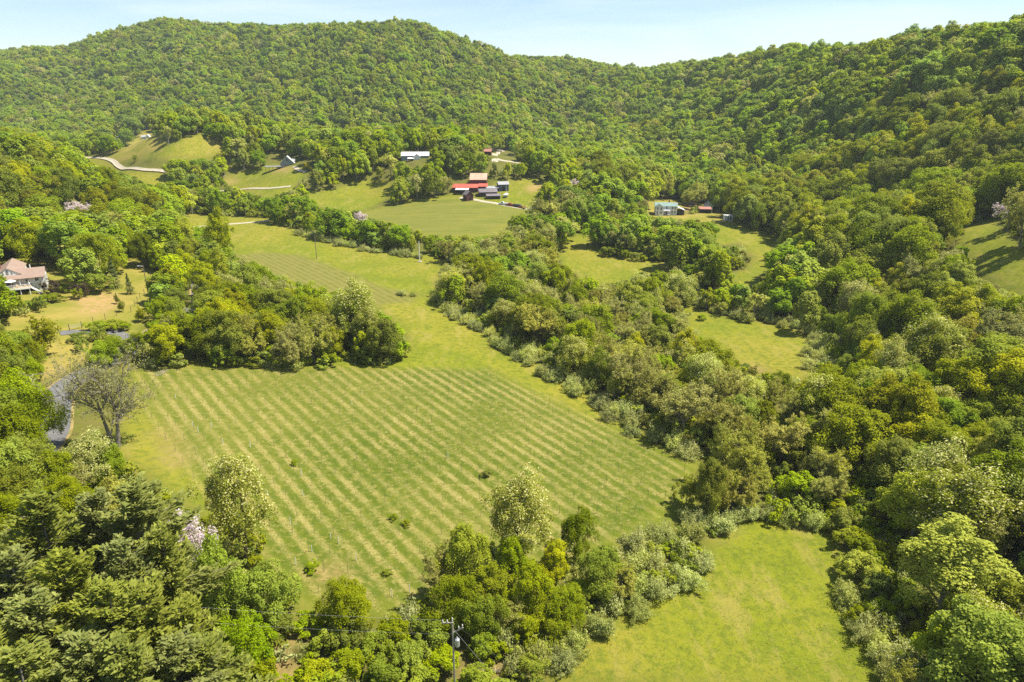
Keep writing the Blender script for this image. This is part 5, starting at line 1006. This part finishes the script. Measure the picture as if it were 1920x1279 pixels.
# ------------------------------------------------------------------ vineyard: posts, grow tubes, tussocks
def rows():
    Q = np.array([spot(u, v)[:2] for u, v in VINE1]); s_ = Q @ ROW_N; a_ = Q @ ROW_DIR; out = []
    for k in range(int(s_.min() // ROW_GAP), int(s_.max() // ROW_GAP) + 1):
        for a in np.arange(a_.min(), a_.max(), 1.0):
            c = ROW_N * ((k + .5) * ROW_GAP) + ROW_DIR * a; out.append((k, a, c[0], c[1]))
    A = np.array(out); z = ground(A[:, 2], A[:, 3]); u, v, _ = project(np.column_stack([A[:, 2:4], z])); ok = inside(u, v, VINE1); return A[ok], z[ok], u[ok], v[ok]
A, z, u, v = rows(); g = np.random.default_rng(21)
pick = (np.round(A[:, 1]) % 6 == (A[:, 0] * 2) % 6) & (g.uniform(0, 1, len(A)) < .72); ids = np.nonzero(pick)[0]; ids = ids[np.argsort(A[ids, 3])]
far = MB()
for q, i in enumerate(ids):
    p = np.array([A[i, 2] + g.normal() * .12, A[i, 3] + g.normal() * .12, z[i]]); H = g.uniform(1.5, 2.0)
    if q < 290: fence_post(0, 0, H, .03, 'thin dark trellis post in the near vineyard rows', 'trellis posts of the near vineyard', name='trellis_post', p=p)
    else: far.tube([tuple(p - [0,0,.2]), tuple(p + [0,0,H])], .028, 4)
tag(far.build('trellis_posts', 'timber_post'), 'remaining thin dark posts in the upper vineyard rows', 'posts', kind='stuff')
for q, (uu, vv) in enumerate([(362,800),(372,812),(397,802),(418,833),(566,893),(487,905),(568,930),(620,1010),(545,985),(555,1060),(668,1052),(635,1020),(425,905),(330,748),(768,1112),(735,1120),(502,930),(585,1035),(840,860),(660,760),(470,840)]): fence_post(uu, vv, g.uniform(1.0, 1.6), .06, 'white vine grow tube among the vineyard rows', 'white grow tubes of the near vineyard', 'tube_white', 'grow_tube')
def tussocks(P, h, nb, lean, g):
    """bunches of blades: nb narrow triangles each"""
    n = len(P); k = np.repeat(np.arange(n), nb); m = len(k); a = g.uniform(0, 6.283, m); L = (h[k] * g.uniform(.6, 1.2, m))[:, None]
    d = unit(np.stack([np.cos(a) * lean, np.sin(a) * lean, np.ones(m)], 1) + g.normal(size=(m, 3)) * .2); b = P[k] + np.stack([np.cos(a), np.sin(a), np.zeros(m)], 1) * .12 * g.uniform(0, 1, (m, 1)) - [0, 0, .03]
    w = np.stack([-np.sin(a), np.cos(a), np.zeros(m)], 1) * (.05 + .12 * L); V = np.stack([b - w, b + w, b + d * L], 1).reshape(-1, 3); return V, np.arange(3 * m).reshape(m, 3), np.clip(g.uniform(0, .6, n)[k] + g.uniform(0, .5, m), 0, 1)
rep = np.repeat(np.arange(len(A)), 3); PT = np.column_stack([A[rep, 2] + g.normal(size=len(rep)) * .38 + g.uniform(-.5, .5, len(rep)) * ROW_DIR[0], A[rep, 3] + g.normal(size=len(rep)) * .38 + g.uniform(-.5, .5, len(rep)) * ROW_DIR[1], np.zeros(len(rep))])
patch = np.sin(PT[:, 0] / 9 + 1) * np.sin(PT[:, 1] / 7 + PT[:, 0] / 23) + .5 * np.sin(PT[:, 0] / 3.1 + PT[:, 1] / 4.3); PT = PT[g.uniform(-1.5, 1.2, len(PT)) < patch + .35]; PT[:, 2] = ground(PT[:, 0], PT[:, 1])
V, F, tn = tussocks(PT, g.uniform(.10, .30, len(PT)), 6, 1.2, g)
tag(link('dry_tussocks', mesh_np('dry_tussocks', V, [F], M['straw'], dict(tint=tn))), 'straw-coloured dead grass along the vineyard rows', 'grass', kind='stuff')
def field_points(poly, n, g):
    a = np.array(poly); uu = g.uniform(a[:, 0].min(), a[:, 0].max(), n * 3); vv = g.uniform(a[:, 1].min(), a[:, 1].max(), n * 3); ok = inside(uu, vv, poly); pts = np.array([spot(x, y) for x, y in zip(uu[ok][:n], vv[ok][:n])]); return pts
FP = np.concatenate([field_points(CLEAR['near_field'], 900, g), field_points(VINE1, 900, g)]); rep = np.repeat(np.arange(len(FP)), 9); FP = FP[rep] + np.column_stack([g.normal(size=(len(rep), 2)) * 1.6, np.zeros(len(rep))]); FP[:, 2] = ground(FP[:, 0], FP[:, 1])
V, F, tn = tussocks(FP, g.uniform(.06, .18, len(FP)), 5, 1.3, g)
tag(link('grass_tufts', mesh_np('grass_tufts', V, [F], M['grass_blade'], dict(tint=tn))), 'short yellow-green grass tufts in the near fields', 'grass', kind='stuff')
# ------------------------------------------------------------------ the air of the valley
t = NT('haze_air'); pv_ = t.n('ShaderNodeVolumePrincipled'); pv_.inputs['Color'].default_value = (.80, .90, 1.0, 1); pv_.inputs['Density'].default_value = .00008; pv_.inputs['Anisotropy'].default_value = .1
t.l(pv_.outputs[0], t.out.inputs['Volume']); M['haze_air'] = t.m
_zlo = float(GZ.min()) - 1.5; _zhi = max(float(GZ.max()) + 30, 110.0)
tag(MB().box(GX[0] - 50, GX[-1] + 50, GY[0] - 50, GY[-1] + 50, _zlo, _zhi).build('haze', 'haze_air'), 'thin bluish spring haze filling the valley air', 'haze', kind='stuff')
